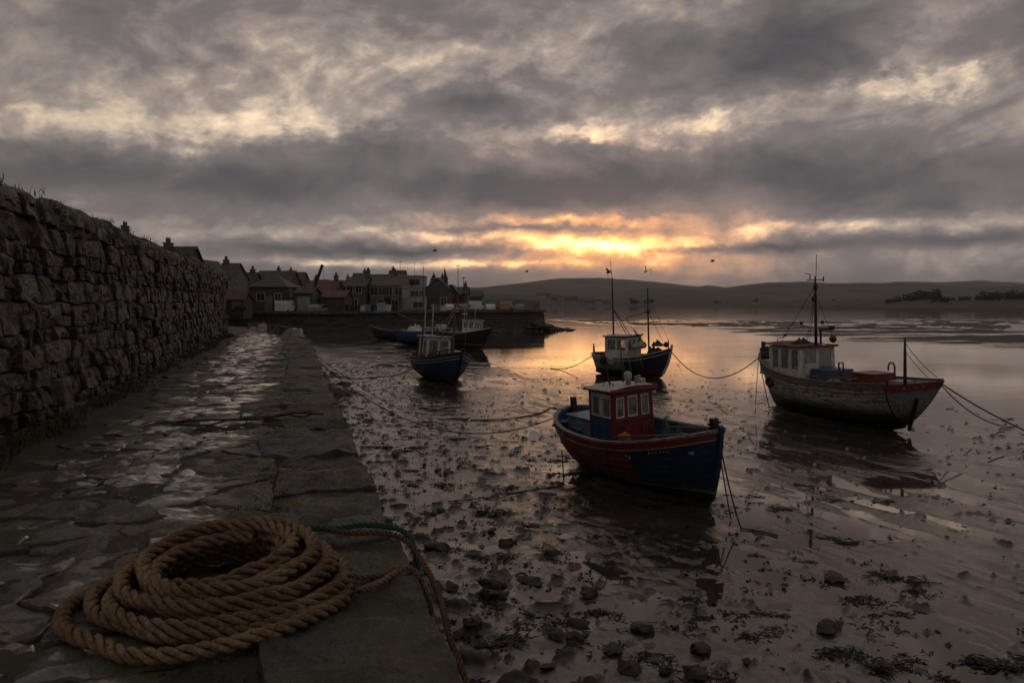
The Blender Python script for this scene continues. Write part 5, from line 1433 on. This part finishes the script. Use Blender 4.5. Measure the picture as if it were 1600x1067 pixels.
for i, (px, Y) in enumerate([(541, 98.5), (548, 99), (556, 99.8), (563, 100), (573, 101), (580, 102), (596, 103), (604, 103.5), (617, 105), (681, 109), (687, 110), (540, 100), (690, 109.5)]):
    w = g_.uniform(.7, 1.2); h = g_.uniform(.7, 1.2)
    t = empty('fish_crate', (px2x(px, Y), Y, PZ + .01), g_.uniform(-.4, .4)); m_ = ('rust_metal', 'dark_metal', 'rust_metal', 'white_paint', 'pale_blue', 'dark_metal', 'grey_paint', 'white_paint', 'dark_metal', 'pale_blue', 'rust_metal', 'dark_metal', 'white_paint')[i]
    tag(t, ('rust brown', 'dark', 'rust brown', 'white', 'pale blue', 'dark', 'grey', 'white', 'dark', 'pale blue', 'rust brown', 'dark', 'white')[i] + ' fish crate on the pier edge ' + ('before the low timber shed', 'right of the low timber shed', 'left of the white crate', 'below the dark slate house', 'left of the mossy roofed building', 'below the left end of the mossy roof', 'below the mossy roof', 'below the middle of the mossy roof', 'below the white flat roofed building', 'before the dark warehouse', 'right of the blue crate by the warehouse', 'hidden behind the timber shed crate', 'nearest the flagpole')[i], 'crate', 'crates along the pier edge')
    MB().box((0, 0, h / 2), (w, .8, h), taper=-.06).build('box', MATS[m_], t)
    MB().box((0, 0, h + .03), (w * 1.12, .92, .07)).build('rim', MATS[m_], t)
# ------------------------------------------------------------------ rope on the quay
def rope_mat(name, a, b, dark):
    m, k, bs = new_mat(name)
    tc = k.n('ShaderNodeTexCoord').outputs['Object']
    n1 = k.noise(tc, 3.0, 5, .6).outputs['Fac']; n2 = k.noise(tc, 60.0, 5, .65).outputs['Fac']; n3 = k.noise(tc, 210.0, 3, .6).outputs['Fac']
    col = k.mix(k.sstep(n1, .35, .65), a, b)
    col = k.mix(k.sstep(n2, .45, .7, 0, .8), col, dark)
    k.put(bs.inputs['Base Color'], col); bs.inputs['Roughness'].default_value = .88
    bs.inputs['Specular IOR Level'].default_value = .25
    bump(k, bs, k.m('ADD', n2, k.m('MULTIPLY', n3, .6)), .006, .9)
    MATS[name] = m
rope_mat('hemp', (.14, .094, .056), (.25, .176, .11), (.032, .022, .014))
rope_mat('wet_hemp', (.10, .066, .04), (.16, .10, .06), (.04, .027, .018))
rope_mat('turquoise_rope', (.025, .085, .08), (.04, .125, .11), (.015, .035, .03))
def resample(P, step):
    P = np.asarray(P, float); seg = np.sqrt(((P[1:] - P[:-1]) ** 2).sum(1)); L = np.concatenate([[0], np.cumsum(seg)])
    t = np.arange(0, L[-1], step)
    return np.stack([np.interp(t, L, P[:, i]) for i in range(3)], 1), t
def smooth_path(P, n=12):
    P = np.asarray(P, float); out = []
    Q = np.vstack([2 * P[0] - P[1], P, 2 * P[-1] - P[-2]])
    for i in range(1, len(Q) - 2):
        t = np.linspace(0, 1, n, endpoint=False)[:, None]; a, b, c, d = Q[i - 1], Q[i], Q[i + 1], Q[i + 2]
        out.append(.5 * (2 * b + (c - a) * t + (2 * a - 5 * b + 4 * c - d) * t ** 2 + (3 * b - a - 3 * c + d) * t ** 3))
    return np.vstack(out + [P[-1:]])
def laid_rope(parent, P, R, mat, step=.012, sides=7, name='strand', fuzz=0, seed=0):
    """three strands laid round the path P"""
    C, t = resample(P, step)
    T = np.gradient(C, axis=0); T /= np.linalg.norm(T, axis=1)[:, None] + 1e-9
    up = np.array([.05, .03, 1.0]); Nn = np.cross(T, up); Nn /= np.linalg.norm(Nn, axis=1)[:, None] + 1e-9
    B = np.cross(T, Nn)
    pitch = R * 6.0; rs = R * .47; ro = R * .56
    for s in range(3):
        a = 2 * math.pi * (t / pitch) + s * 2 * math.pi / 3
        wob = 1 + .06 * np.sin(t * 37 + s * 2 + seed)
        c = C + (Nn * np.cos(a)[:, None] + B * np.sin(a)[:, None]) * (ro * wob)[:, None]
        # section of the strand follows the twisted frame
        f1 = Nn * np.cos(a)[:, None] + B * np.sin(a)[:, None]; f2 = -Nn * np.sin(a)[:, None] + B * np.cos(a)[:, None]
        ring = []
        for j in range(sides + 1):
            b = 2 * math.pi * j / sides
            ring.append(c + f1 * (math.cos(b) * rs) + f2 * (math.sin(b) * rs * 1.12))
        grid_obj(name, np.stack(ring, 0), MATS[mat], parent, True)
    if fuzz:
        g = np.random.RandomState(seed); idx = g.randint(2, len(C) - 2, fuzz)
        a = g.rand(fuzz) * 2 * math.pi
        d = Nn[idx] * np.cos(a)[:, None] + B[idx] * np.sin(a)[:, None]
        p = C[idx] + d * R * .95
        tip = p + d * (R * (.10 + .35 * g.rand(fuzz)))[:, None] + T[idx] * (R * g.normal(size=fuzz) * .5)[:, None]
        w = T[idx] * .0011
        V = np.stack([p - w, p + w, tip], 1).reshape(-1, 3)
        o = mesh_obj('fibres', V.tolist(), [(3 * i, 3 * i + 1, 3 * i + 2) for i in range(fuzz)], MATS[mat], parent); o['kind'] = 'stuff'
def rope_coil():
    c = W(4.20, -.42, QUAY_Z)
    t = empty('rope_coil', c, RQ); tag(t, 'thick brown hemp rope coiled in a pile on the quay', 'rope', None, 'thing')
    R = .036
    loops = [(.70, -.02, .0, .0), (.64, .02, .05, .0), (.52, .08, .12, .0), (.60, .0, .05, .03), (.50, .05, .13, .06), (.40, .10, .13, .055), (.53, .03, .06, .08), (.42, .09, .10, .105), (.33, .13, .06, .10), (.45, .07, .09, .13), (.33, .11, .06, .14), (.27, .12, .04, .10)]
    ks = np.arange(len(loops)); th = np.linspace(0, len(loops) - 1, (len(loops) - 1) * 70)
    par = np.array(loops)
    r = np.interp(th, ks, par[:, 0]); cs = np.interp(th, ks, par[:, 1]); cl = np.interp(th, ks, par[:, 2]); cz = np.interp(th, ks, par[:, 3])
    a = th * 2 * math.pi + .6
    r = r * (1 + .06 * fbm(np.cos(a) * 1.2 + th * 1.1, np.sin(a) * 1.2, 2, 201)) + .028 * np.sin(2 * a + 1.7 * th)
    s = cs + r * .98 * np.cos(a); l = cl + r * 1.0 * np.sin(a)
    # the turns pile up towards the back right and lie flatter at the front left
    z = R + .006 + 1.25 * cz * (1 + .35 * np.cos(a - .5)) + .012 * fbm(np.cos(a) * 2 + th, np.sin(a) * 2, 2, 203)
    P = np.stack([s, -l, np.maximum(z, R)], 1)
    laid_rope(t, P, R, 'hemp', .010, 7, 'strand', 9000, 3)
    tail = smooth_path([(.20, -.30, .18), (.10, -.52, .15), (.02, -.72, .06), (.02, -.86, .05), (.08, -1.02, .05), (.02, -1.12, -.10), (-.1, -1.17, -.6)], 14)
    laid_rope(t, tail, .016, 'hemp', .010, 6, 'tail_strand', 900, 5)
    return t
rope_coil()
def quay_rope(name, label, pts, R, mat, laid=True):
    c = W(pts[0][0], pts[0][1], QUAY_Z); t = empty(name, c, RQ); tag(t, label, 'rope', None, 'thing')
    P = smooth_path([(s - pts[0][0], -(l - pts[0][1]), z) for s, l, z in pts], 14)
    laid_rope(t, P, R, mat, .010, 6, 'strand', 500, 7)
quay_rope('rope', 'brown rope running from the coil over the quay edge', [(5.0, .18, .10), (5.05, .35, .05), (4.98, .52, .06), (4.8, .66, .05), (4.55, .74, -.04), (4.2, .76, -.10), (3.8, .74, -.16), (3.3, .78, -.35), (2.9, .8, -.7)], .019, 'wet_hemp')
quay_rope('rope', 'turquoise rope lying beside the brown rope at the edge', [(5.2, .10, .06), (5.18, .28, .05), (5.22, .42, .05), (5.12, .56, .06), (5.0, .68, .04), (4.9, .74, -.1), (4.85, .77, -.5)], .020, 'turquoise_rope')
quay_rope('rope', 'short frayed rope end with a knot in front of the coil', [(3.98, .30, .06), (4.05, .36, .05), (4.12, .44, .05), (4.22, .52, .055), (4.28, .60, .05), (4.22, .67, .02)], .018, 'hemp')
# old net and rope bundle across the middle of the quay
t = empty('net_bundle', W(10.1, -.55, QUAY_Z), RQ); tag(t, 'dark tangled strip of old net lying across the flagstones', 'net', None, 'thing')
for i, (dx, dl, sx, sl) in enumerate([(0, 0, .16, .35), (.12, .35, .14, .3), (.25, .65, .16, .3), (-.08, -.4, .10, .3)]):
    lump(t, (dx, -dl, .0), (sx * 1.3, sl * .75, .04), 'dark_rope', 'net_fold', 70 + i)
g_ = random.Random(3)
for i in range(2):
    P = smooth_path([(g_.gauss(0, .08) + j * .07 - .1, -(-.75 + j * .28) + g_.gauss(0, .05), .05 + g_.random() * .06) for j in range(7)], 8)
    laid_rope(t, P, .013, 'dark_rope', .02, 5, 'strand', 0, i)
# creels and netting left at the far end of the quay
for i, (s, l, lab) in enumerate([(40.5, -.55, 'creel heap at the far end of the quay, nearest the wall'), (37.5, .05, 'netting heap at the far end of the quay beside the mud'), (44, -1.6, 'pale sheet covered heap furthest along the quay')]):
    t = empty('gear_heap', W(s, l, QUAY_Z), RQ); tag(t, lab, 'gear heap', 'fishing gear left on the quay', 'thing')
    lump(t, (0, 0, -.05), (.7, .6, .45), ('old_rope', 'canvas', 'canvas')[i], 'netting', 90 + i)
    MB().box((.5, .3, .2), (.7, .45, .4), .3).build('creel', MATS['timber_brown'], t)
    MB().box((-.5, -.2, .16), (.6, .4, .32), -.2).build('creel', MATS['pale_metal'], t)

# ------------------------------------------------------------------ plants of wall and quay
simple('grass_blade', (.05, .06, .016), .8, .5, 4); simple('weed_leaf', (.012, .0105, .006), .6, .5, 8, spec=.22)
def blades(name, label, pts, hgt, mat='grass_blade', seed=1, parent=None):
    g = np.random.RandomState(seed); n = len(pts); P = np.array(pts)
    a = g.rand(n) * 6.283; h = hgt * (.4 + .9 * g.rand(n)); lean = g.normal(size=(n, 2)) * .45
    w = .004 + .004 * g.rand(n)
    d = np.stack([np.cos(a), np.sin(a), 0 * a], 1) * w[:, None]
    tip = P + np.stack([lean[:, 0] * h, lean[:, 1] * h, h], 1)
    mid = P + np.stack([lean[:, 0] * h * .3, lean[:, 1] * h * .3, h * .6], 1)
    V = np.stack([P - d, P + d, mid + d * .7, mid - d * .7, tip], 1).reshape(-1, 3)
    F = []
    for i in range(n): F += [(5 * i, 5 * i + 1, 5 * i + 2, 5 * i + 3), (5 * i + 3, 5 * i + 2, 5 * i + 4)]
    o = mesh_obj(name, V.tolist(), F, MATS[mat], parent); o['kind'] = 'stuff'
    if label: o['label'] = label
    return o
g = np.random.RandomState(11); pts = []
for i in range(260):
    s = 7 + 32 * g.rand() ** 1.6; l = -2.86 + abs(g.normal()) * .16; m_ = g.randint(15, 45)
    for j in range(m_):
        q = W(s + g.normal() * .09, l + abs(g.normal()) * .07, QUAY_Z + .03); pts.append(q)
blades('grass', 'grass and moss tufts along the foot of the wall', pts, .09, 'grass_blade', 2)
pts = []
for i in range(190):
    s = 7 + 32 * g.rand() ** 1.4; zt = float(wall_top(s)); l = float(wall_l(s, zt)) - .05 - .5 * g.rand(); m_ = g.randint(10, 30)
    for j in range(m_): pts.append(W(s + g.normal() * .12, l + g.normal() * .07, QUAY_Z + zt + .02 + .08 * g.rand()))
blades('grass', 'dry grass and moss growing on top of the wall', pts, .10, 'grass_blade', 5)
pts = []
for i in range(240):
    s = 2.5 + 30 * g.rand() ** 1.5; l = -.18 + g.normal() * .10; m_ = g.randint(8, 24)
    for j in range(m_): pts.append(W(s + g.normal() * .08, l + g.normal() * .03, QUAY_Z - .01))
blades('grass', 'moss and grass in the joint behind the edge stones', pts, .025, 'grass_blade', 6)

# ------------------------------------------------------------------ seaweed and stones on the mud
def weed_mesh(seed, n=150):
    """flat mat of wrack: forked, curling straps"""
    g = np.random.RandomState(seed); V, F = [], []
    lob = g.normal(size=(4, 2)) * [.5, .35]
    for i in range(n):
        c = lob[g.randint(4)]; p = np.array([c[0] + g.normal() * .28, c[1] + g.normal() * .2, .02 + .16 * g.rand() ** 2])
        a = g.rand() * 6.283; seg = 4; ww = .014 + .022 * g.rand(); ln = (.18 + .30 * g.rand()) / seg; k0 = len(V)
        for q in range(seg + 1):
            w = np.array([-math.sin(a), math.cos(a), g.normal() * .5]) * ww * (1.0, 1.5, 1.2, 1.6, .6)[q]
            V += [p - w, p + w]
            a += g.normal() * .55; p = p + np.array([math.cos(a) * ln, math.sin(a) * ln, g.normal() * .03]); p[2] = max(p[2], .004)
        F += [(k0 + 2 * q, k0 + 2 * q + 1, k0 + 2 * q + 3, k0 + 2 * q + 2) for q in range(seg)]
    me = bpy.data.meshes.new('seaweed'); me.from_pydata([tuple(map(float, v)) for v in V], [], F); me.materials.append(MATS['weed_leaf'])
    return me
WEED = [weed_mesh(i + 60) for i in range(6)]
def ground(px, py):
    """point of the mud seen in the photograph at (px, py)"""
    cx, cy = (px - 800) / 1244.4, (533.5 - py) / 1244.4
    d = (cx, math.cos(PITCH) + cy * math.sin(PITCH), -math.sin(PITCH) + cy * math.cos(PITCH)); k_ = -CAM_Z / d[2]
    return d[0] * k_, d[1] * k_
def mz(x, y): return float(mud_h(np.array([x]), np.array([y]))[0])
g_ = random.Random(21)
def weed(x, y, r, label, i):
    o = bpy.data.objects.new('seaweed_clump', WEED[i % 6]); COL.objects.link(o); o.location = (x, y, max(mz(x, y), 0) - .01); o.rotation_euler = (0, 0, g_.uniform(-.5, .5)); o.scale = (r * 1.15, r * .9, r * .42)
    tag(o, label, 'seaweed', 'seaweed clumps on the mud')
spots = [(1410, 905, .30), (1435, 925, .28), (1370, 940, .34), (1400, 955, .25), (1332, 972, .24), (1205, 990, .30), (1170, 960, .22), (1225, 965, .22), (1340, 1025, .32), (1370, 1040, .25), (1445, 1045, .26), (1590, 1040, .4), (1165, 775, .3), (1225, 798, .28), (1140, 800, .3), (1295, 838, .3), (1350, 850, .2), (1500, 830, .2), (1465, 782, .25), (1390, 785, .25), (1330, 775, .18), (1440, 870, .12), (1380, 1000, .18)]
for i, (a, b, r) in enumerate(spots):
    x, y = ground(a, b); weed(x, y, r, 'dark bladder seaweed clump on the open mud right of the red and blue boat', i)
spots = [(840, 965, .35), (930, 960, .3), (965, 965, .25), (780, 1000, .4), (745, 1015, .35), (840, 985, .25), (770, 870, .3), (790, 880, .25), (720, 860, .3), (830, 820, .25), (850, 830, .22), (690, 800, .3), (760, 805, .22), (640, 760, .35), (700, 760, .3), (640, 735, .3), (720, 720, .25), (760, 700, .25), (800, 690, .2), (830, 720, .3), (660, 700, .3), (600, 700, .3), (590, 660, .4), (640, 640, .25), (700, 610, .3), (560, 640, .4), (545, 600, .4), (620, 600, .3), (900, 720, .5), (930, 745, .5), (895, 740, .35), (800, 765, .25), (860, 775, .22), (1020, 790, .3)]
for i, (a, b, r) in enumerate(spots):
    x, y = ground(a, b); weed(x, y, r, 'dark seaweed clump on the mud between the quay and the red and blue boat', i)
for i in range(70):
    q = g_.random() ** .7; y = 9 + 24 * q; x = g_.uniform(.35, .62 + .1 * q) * y * g_.random() + g_.uniform(-.5, .5)
    if x * NX + y * NY > 2.2 and math.hypot(x - 2.84, y - 17.6) > 2.2 and math.hypot(x - 11, y - 27.5) > 3.5: weed(x, y, g_.uniform(.10, .28), 'small dark seaweed clump scattered on the open mud', i)
for i in range(60):
    l = .9 + 5 * g_.random() ** 1.8; s = g_.uniform(6, 45); p = W(s, l); weed(p[0], p[1], g_.uniform(.14, .4), 'dark seaweed clump on the littered mud close below the quay', i)
STONE_ME = []
for i in range(8):
    vs, fs = boulder_mesh(100 + i, 16); me = bpy.data.meshes.new('stone'); me.from_pydata([tuple(map(float, v)) for v in vs], [], fs); me.materials.append(MATS['beach_stone']); STONE_ME.append(me)
def rock(x, y, r, label, i, sink=.35):
    o = bpy.data.objects.new('beach_stone', STONE_ME[i % 8]); COL.objects.link(o); o.location = (x, y, max(0, mz(x, y)) + r * (.3 - sink * .5)); o.rotation_euler = (g_.uniform(-.2, .2), g_.uniform(-.2, .2), g_.random() * 6); o.scale = (r, r * .8, r * .55)
    tag(o, label, 'stone', 'stones lying on the mud')
for i, (a, b, r) in enumerate([(1305, 905, .22), (740, 990, .16), (715, 998, .14), (895, 1000, .14), (920, 930, .2), (830, 912, .2), (775, 920, .22), (770, 935, .2), (960, 1020, .17), (985, 1050, .18), (1095, 1015, .2), (1085, 1058, .2), (1040, 1050, .14), (705, 925, .14), (1290, 985, .2), (680, 860, .25), (905, 975, .16), (1000, 985, .18), (870, 1000, .16), (790, 850, .18)]):
    x, y = ground(a, b); rock(x, y, r, 'wet stone half sunk in the mud' if i else 'black upright stone standing in a pool right of the boat', i)
for i in range(45):
    l = .85 + 2.6 * g_.random() ** 1.5; s = g_.uniform(4.5, 30); p = W(s, l); rock(p[0], p[1], g_.uniform(.05, .15), 'small stone among the litter close below the quay', i)
# pebbles and shreds of weed too many to count
def pebbles():
    g = np.random.RandomState(5); N = 9000
    l = np.where(g.rand(N) < .8, .75 + 6 * g.rand(N) ** 2.2, 1.0 + 22 * g.rand(N)); s = 3.5 + 50 * g.rand(N) ** 1.7
    keep = fbm(s / .9, l / .9, 3, 333) > .12; s, l = s[keep], l[keep]; N = len(s)
    X, Y = UX * s + NX * l, UY * s + NY * l; Z = mud_h(X, Y); r = (.010 + .045 * g.rand(N) ** 3.0) * (1 + s / 40)
    keep = Z > -.05; X, Y, Z, r = X[keep], Y[keep], Z[keep], r[keep]; N = len(X)
    base = np.array([(1, 0, 0), (.4, .8, 0), (-.5, .8, 0), (-1, 0, 0), (-.4, -.75, 0), (.5, -.8, 0), (.35, .2, .55), (-.35, .15, .5), (0, -.35, .5)])
    a = g.rand(N) * 6.283; sc = r[:, None, None] * (base[None] * (1 + .35 * g.normal(size=(N, 9, 3)) * [1, 1, .6]))
    c, s_ = np.cos(a)[:, None], np.sin(a)[:, None]
    V = np.stack([X[:, None] + sc[:, :, 0] * c - sc[:, :, 1] * s_, Y[:, None] + sc[:, :, 0] * s_ + sc[:, :, 1] * c, np.maximum(Z, 0)[:, None] + sc[:, :, 2] - .3 * r[:, None]], -1).reshape(-1, 3)
    f0 = [(0, 1, 6), (1, 2, 7, 6), (2, 3, 7), (3, 4, 8, 7), (4, 5, 8), (5, 0, 6, 8), (6, 7, 8)]
    F = [tuple(9 * i + q for q in f) for i in range(N) for f in f0]
    o = mesh_obj('pebbles', V.tolist(), F, MATS['beach_stone']); tag(o, 'scattered small dark pebbles on the mud', None, None, 'stuff')
    # weed shreds: crossed little blades
    N = 8000
    l = np.where(g.rand(N) < .5, .8 + 8 * g.rand(N) ** 1.6, 1.0 + 24 * g.rand(N)); s = 4 + 52 * g.rand(N) ** 1.6
    cl = fbm(s / 1.3, l / 1.1, 3, 301); keep = cl > .10; l, s = l[keep], s[keep]; N = len(l)
    X, Y = UX * s + NX * l, UY * s + NY * l; Z = np.maximum(mud_h(X, Y), 0); k_ = 5
    X, Y, Z = np.repeat(X, k_) + g.normal(size=N * k_) * .035, np.repeat(Y, k_) + g.normal(size=N * k_) * .035, np.repeat(Z, k_); N *= k_
    sz = .015 + .045 * g.rand(N) ** 1.5; a = g.rand(N) * 6.283; h = sz * (.25 + .6 * g.rand(N))
    dx, dy = np.cos(a) * sz, np.sin(a) * sz; wx, wy = -np.sin(a) * sz * .35, np.cos(a) * sz * .35
    V = np.stack([np.stack([X - dx, Y - dy, Z], 1), np.stack([X + wx, Y + wy, Z + h * .7], 1), np.stack([X + dx, Y + dy, Z + h * .3], 1), np.stack([X - wx, Y - wy, Z + h], 1)], 1).reshape(-1, 3)
    o = mesh_obj('weed_shreds', V.tolist(), [(4 * i, 4 * i + 1, 4 * i + 2, 4 * i + 3) for i in range(N)], MATS['weed_leaf']); tag(o, 'shreds of dark seaweed strewn over the mud', None, None, 'stuff')
pebbles()

# ------------------------------------------------------------------ mooring lines
bpy.context.view_layer.update()
def wpt(o, p): return o.matrix_world @ Vector(p)
def mooring(label, a, b, sag, r=.018, mat='dark_rope', n=40, via=None):
    a, b = Vector(a), Vector(b); pts = []
    if via:
        pts = [Vector(p) for p in smooth_path([a] + [Vector(v) for v in via] + [b], 12)]
    else:
        pts = [a.lerp(b, i / n) - Vector((0, 0, sag * 4 * (i / n) * (1 - i / n))) for i in range(n + 1)]
    q = []
    for p in pts:
        z = max(p.z, max(0, mz(p.x, p.y)) + r * .8) if abs(p.x) < 60 and p.y > 6 and (p.x * NX + p.y * NY) > .9 else p.z
        q.append(Vector((p.x, p.y, z)))
    o = MB().tube(q, r, 6).build('mooring_rope', MATS[mat], None, True)
    tag(o, label, 'rope', 'mooring ropes of the boats', 'thing')
def mud_path(*pp, dz=.02):
    out = []
    for a, b in pp:
        x, y = ground(a, b); out.append((x, y, max(0, mz(x, y)) + dz))
    return out
st1 = wpt(rb_boat, (-2.6, -.3, 1.4)); bw1 = wpt(rb_boat, (2.8, 0, 1.6))
mooring('long rope sagging from the quay edge to the stern of the red and blue boat', W(22, .66, QUAY_Z - .03), st1, 1.15, .014, 'old_rope')
mooring('slack second rope from the quay edge dropping to the mud', W(24, .68, QUAY_Z - .03), mud_path((760, 690))[0], .35, .011, 'dark_rope')
m1 = mud_path((735, 657), (790, 656), (840, 648), (870, 640)); mooring('rope lying on the mud left of the red and blue boat', m1[0], st1, 0, .02, 'dark_rope', via=m1[1:])
m1 = mud_path((700, 785), (760, 780), (830, 768), (880, 762)); mooring('muddy rope half buried on the mud before the boat', m1[0], m1[-1], 0, .013, 'old_rope', via=m1[1:-1])
mooring('bow line of the red and blue boat, left of the pair', bw1, mud_path((1142, 812))[0], .05, .014, 'dark_rope')
mooring('bow line of the red and blue boat, right of the pair', bw1 + Vector((.05, 0, -.1)), mud_path((1158, 828))[0], .12, .014, 'dark_rope')
m1 = mud_path((1158, 828), (1190, 832), (1215, 838)); mooring('anchor chain on the mud at the foot of the bow lines', m1[0], m1[-1], 0, .016, 'dark_metal', via=m1[1:-1])
m1 = mud_path((860, 576), (885, 575)); mooring('stern line of the white wheelhouse boat', wpt(wb_boat, (-2.4, 0, 1.25)), m1[0], .35, .022, 'dark_rope')
mooring('long rope drooping between the white wheelhouse boat and the cream boat', wpt(wb_boat, (2.45, 0, 1.65)), wpt(cr_boat, (3.7, 0, 2.1)), 1.25, .022, 'dark_rope')
sc = wpt(cr_boat, (-3.8, -.9, 1.65))
mooring('stern rope of the cream boat, upper of the pair', sc, mud_path((1640, 690))[0], .12, .022, 'dark_rope')
mooring('stern rope of the cream boat, lower of the pair', sc, mud_path((1585, 668))[0], .35, .018, 'old_rope')
mooring('rope hanging from the cream boat bow to the mud', wpt(cr_boat, (3.6, .3, 2.0)), mud_path((1202, 640))[0], .05, .016, 'dark_rope')
m1 = mud_path((500, 588), (560, 592), (610, 590)); mooring('rope lying on the mud left of the navy boat', m1[0], wpt(nv_boat, (0, -1.2, .8)), 0, .025, 'dark_rope', via=m1[1:])

# ------------------------------------------------------------------ gulls
simple('gull', (.10, .095, .09), .8, .3, 8)
def gull(label, px, py, Y, span, rz, dih, bank):
    x = px2x(px, Y); z = CAM_Z + (473 - py) / 1244.4 * Y
    t = empty('gull', (x, Y, z), rz, bank); tag(t, label, 'gull', 'gulls in the air', 'thing')
    MB().tube([(-.22, 0, 0), (-.12, 0, .0), (.02, 0, 0), (.16, 0, .02), (.24, 0, .02)], [.015, .045, .06, .04, .012], 7).build('body', MATS['gull'], t, True)
    for sd in (-1, 1):
        v = []
        for f, up, c, sweep_ in ((0, .02, .16, 0), (.25, .10 * dih, .17, .03), (.5, .16 * dih, .14, .05), (.8, .10 * dih, .08, -.05), (1.0, .02 * dih, .015, -.14)):
            yy = sd * f * span / 2; v += [(.08 + sweep_, yy, up), (.08 + sweep_ - c, yy, up - .01), (.08 + sweep_ - c * .4, yy, up + .018)]
        f_ = []
        for i in range(4):
            a = i * 3; f_ += [(a, a + 3, a + 5, a + 2), (a + 2, a + 5, a + 4, a + 1), (a + 1, a + 4, a + 3, a)]
        MB().add(v, f_).build('wing', MATS['gull'], t)
    MB().add([(-.2, -.03, 0), (-.2, .03, 0), (-.34, .06, 0), (-.34, -.06, 0), (-.2, 0, .02), (-.33, 0, .01)], [(0, 3, 5, 4), (4, 5, 2, 1), (0, 1, 2, 3)]).build('tail', MATS['gull'], t)
gull('gull gliding low over the town roofs', 680, 393, 75, 1.0, .3, 1.2, .1)
gull('gull flapping beside the tall mast of the white wheelhouse boat', 950, 426.5, 60, 1.1, 2.6, 1.8, .25)
gull('gull with raised wings above the second mast', 1008, 425, 62, 1.0, 1.0, 2.4, .5)
gull('gull flying alone above the hills at right', 1112, 409, 80, 1.1, .1, 1.2, .1)
gull('tiny far gull above the pier head', 823, 425, 110, 1.0, .4, 1.4, .1)

# ------------------------------------------------------------------ the air of the estuary
def haze():
    m = bpy.data.materials.new('haze'); m.use_nodes = True; k = NT(m.node_tree)
    v = k.n('ShaderNodeVolumePrincipled'); v.inputs['Color'].default_value = (.86, .88, .93, 1); v.inputs['Density'].default_value = .00012; v.inputs['Anisotropy'].default_value = .25
    o = k.n('ShaderNodeOutputMaterial'); k.put(o.inputs['Volume'], v.outputs[0])
    MATS['haze'] = m
    b = MB().box((0, 2750, 64), (14000, 6100, 132)).build('haze', m); tag(b, 'thin evening haze over the whole estuary', None, None, 'stuff')
haze()
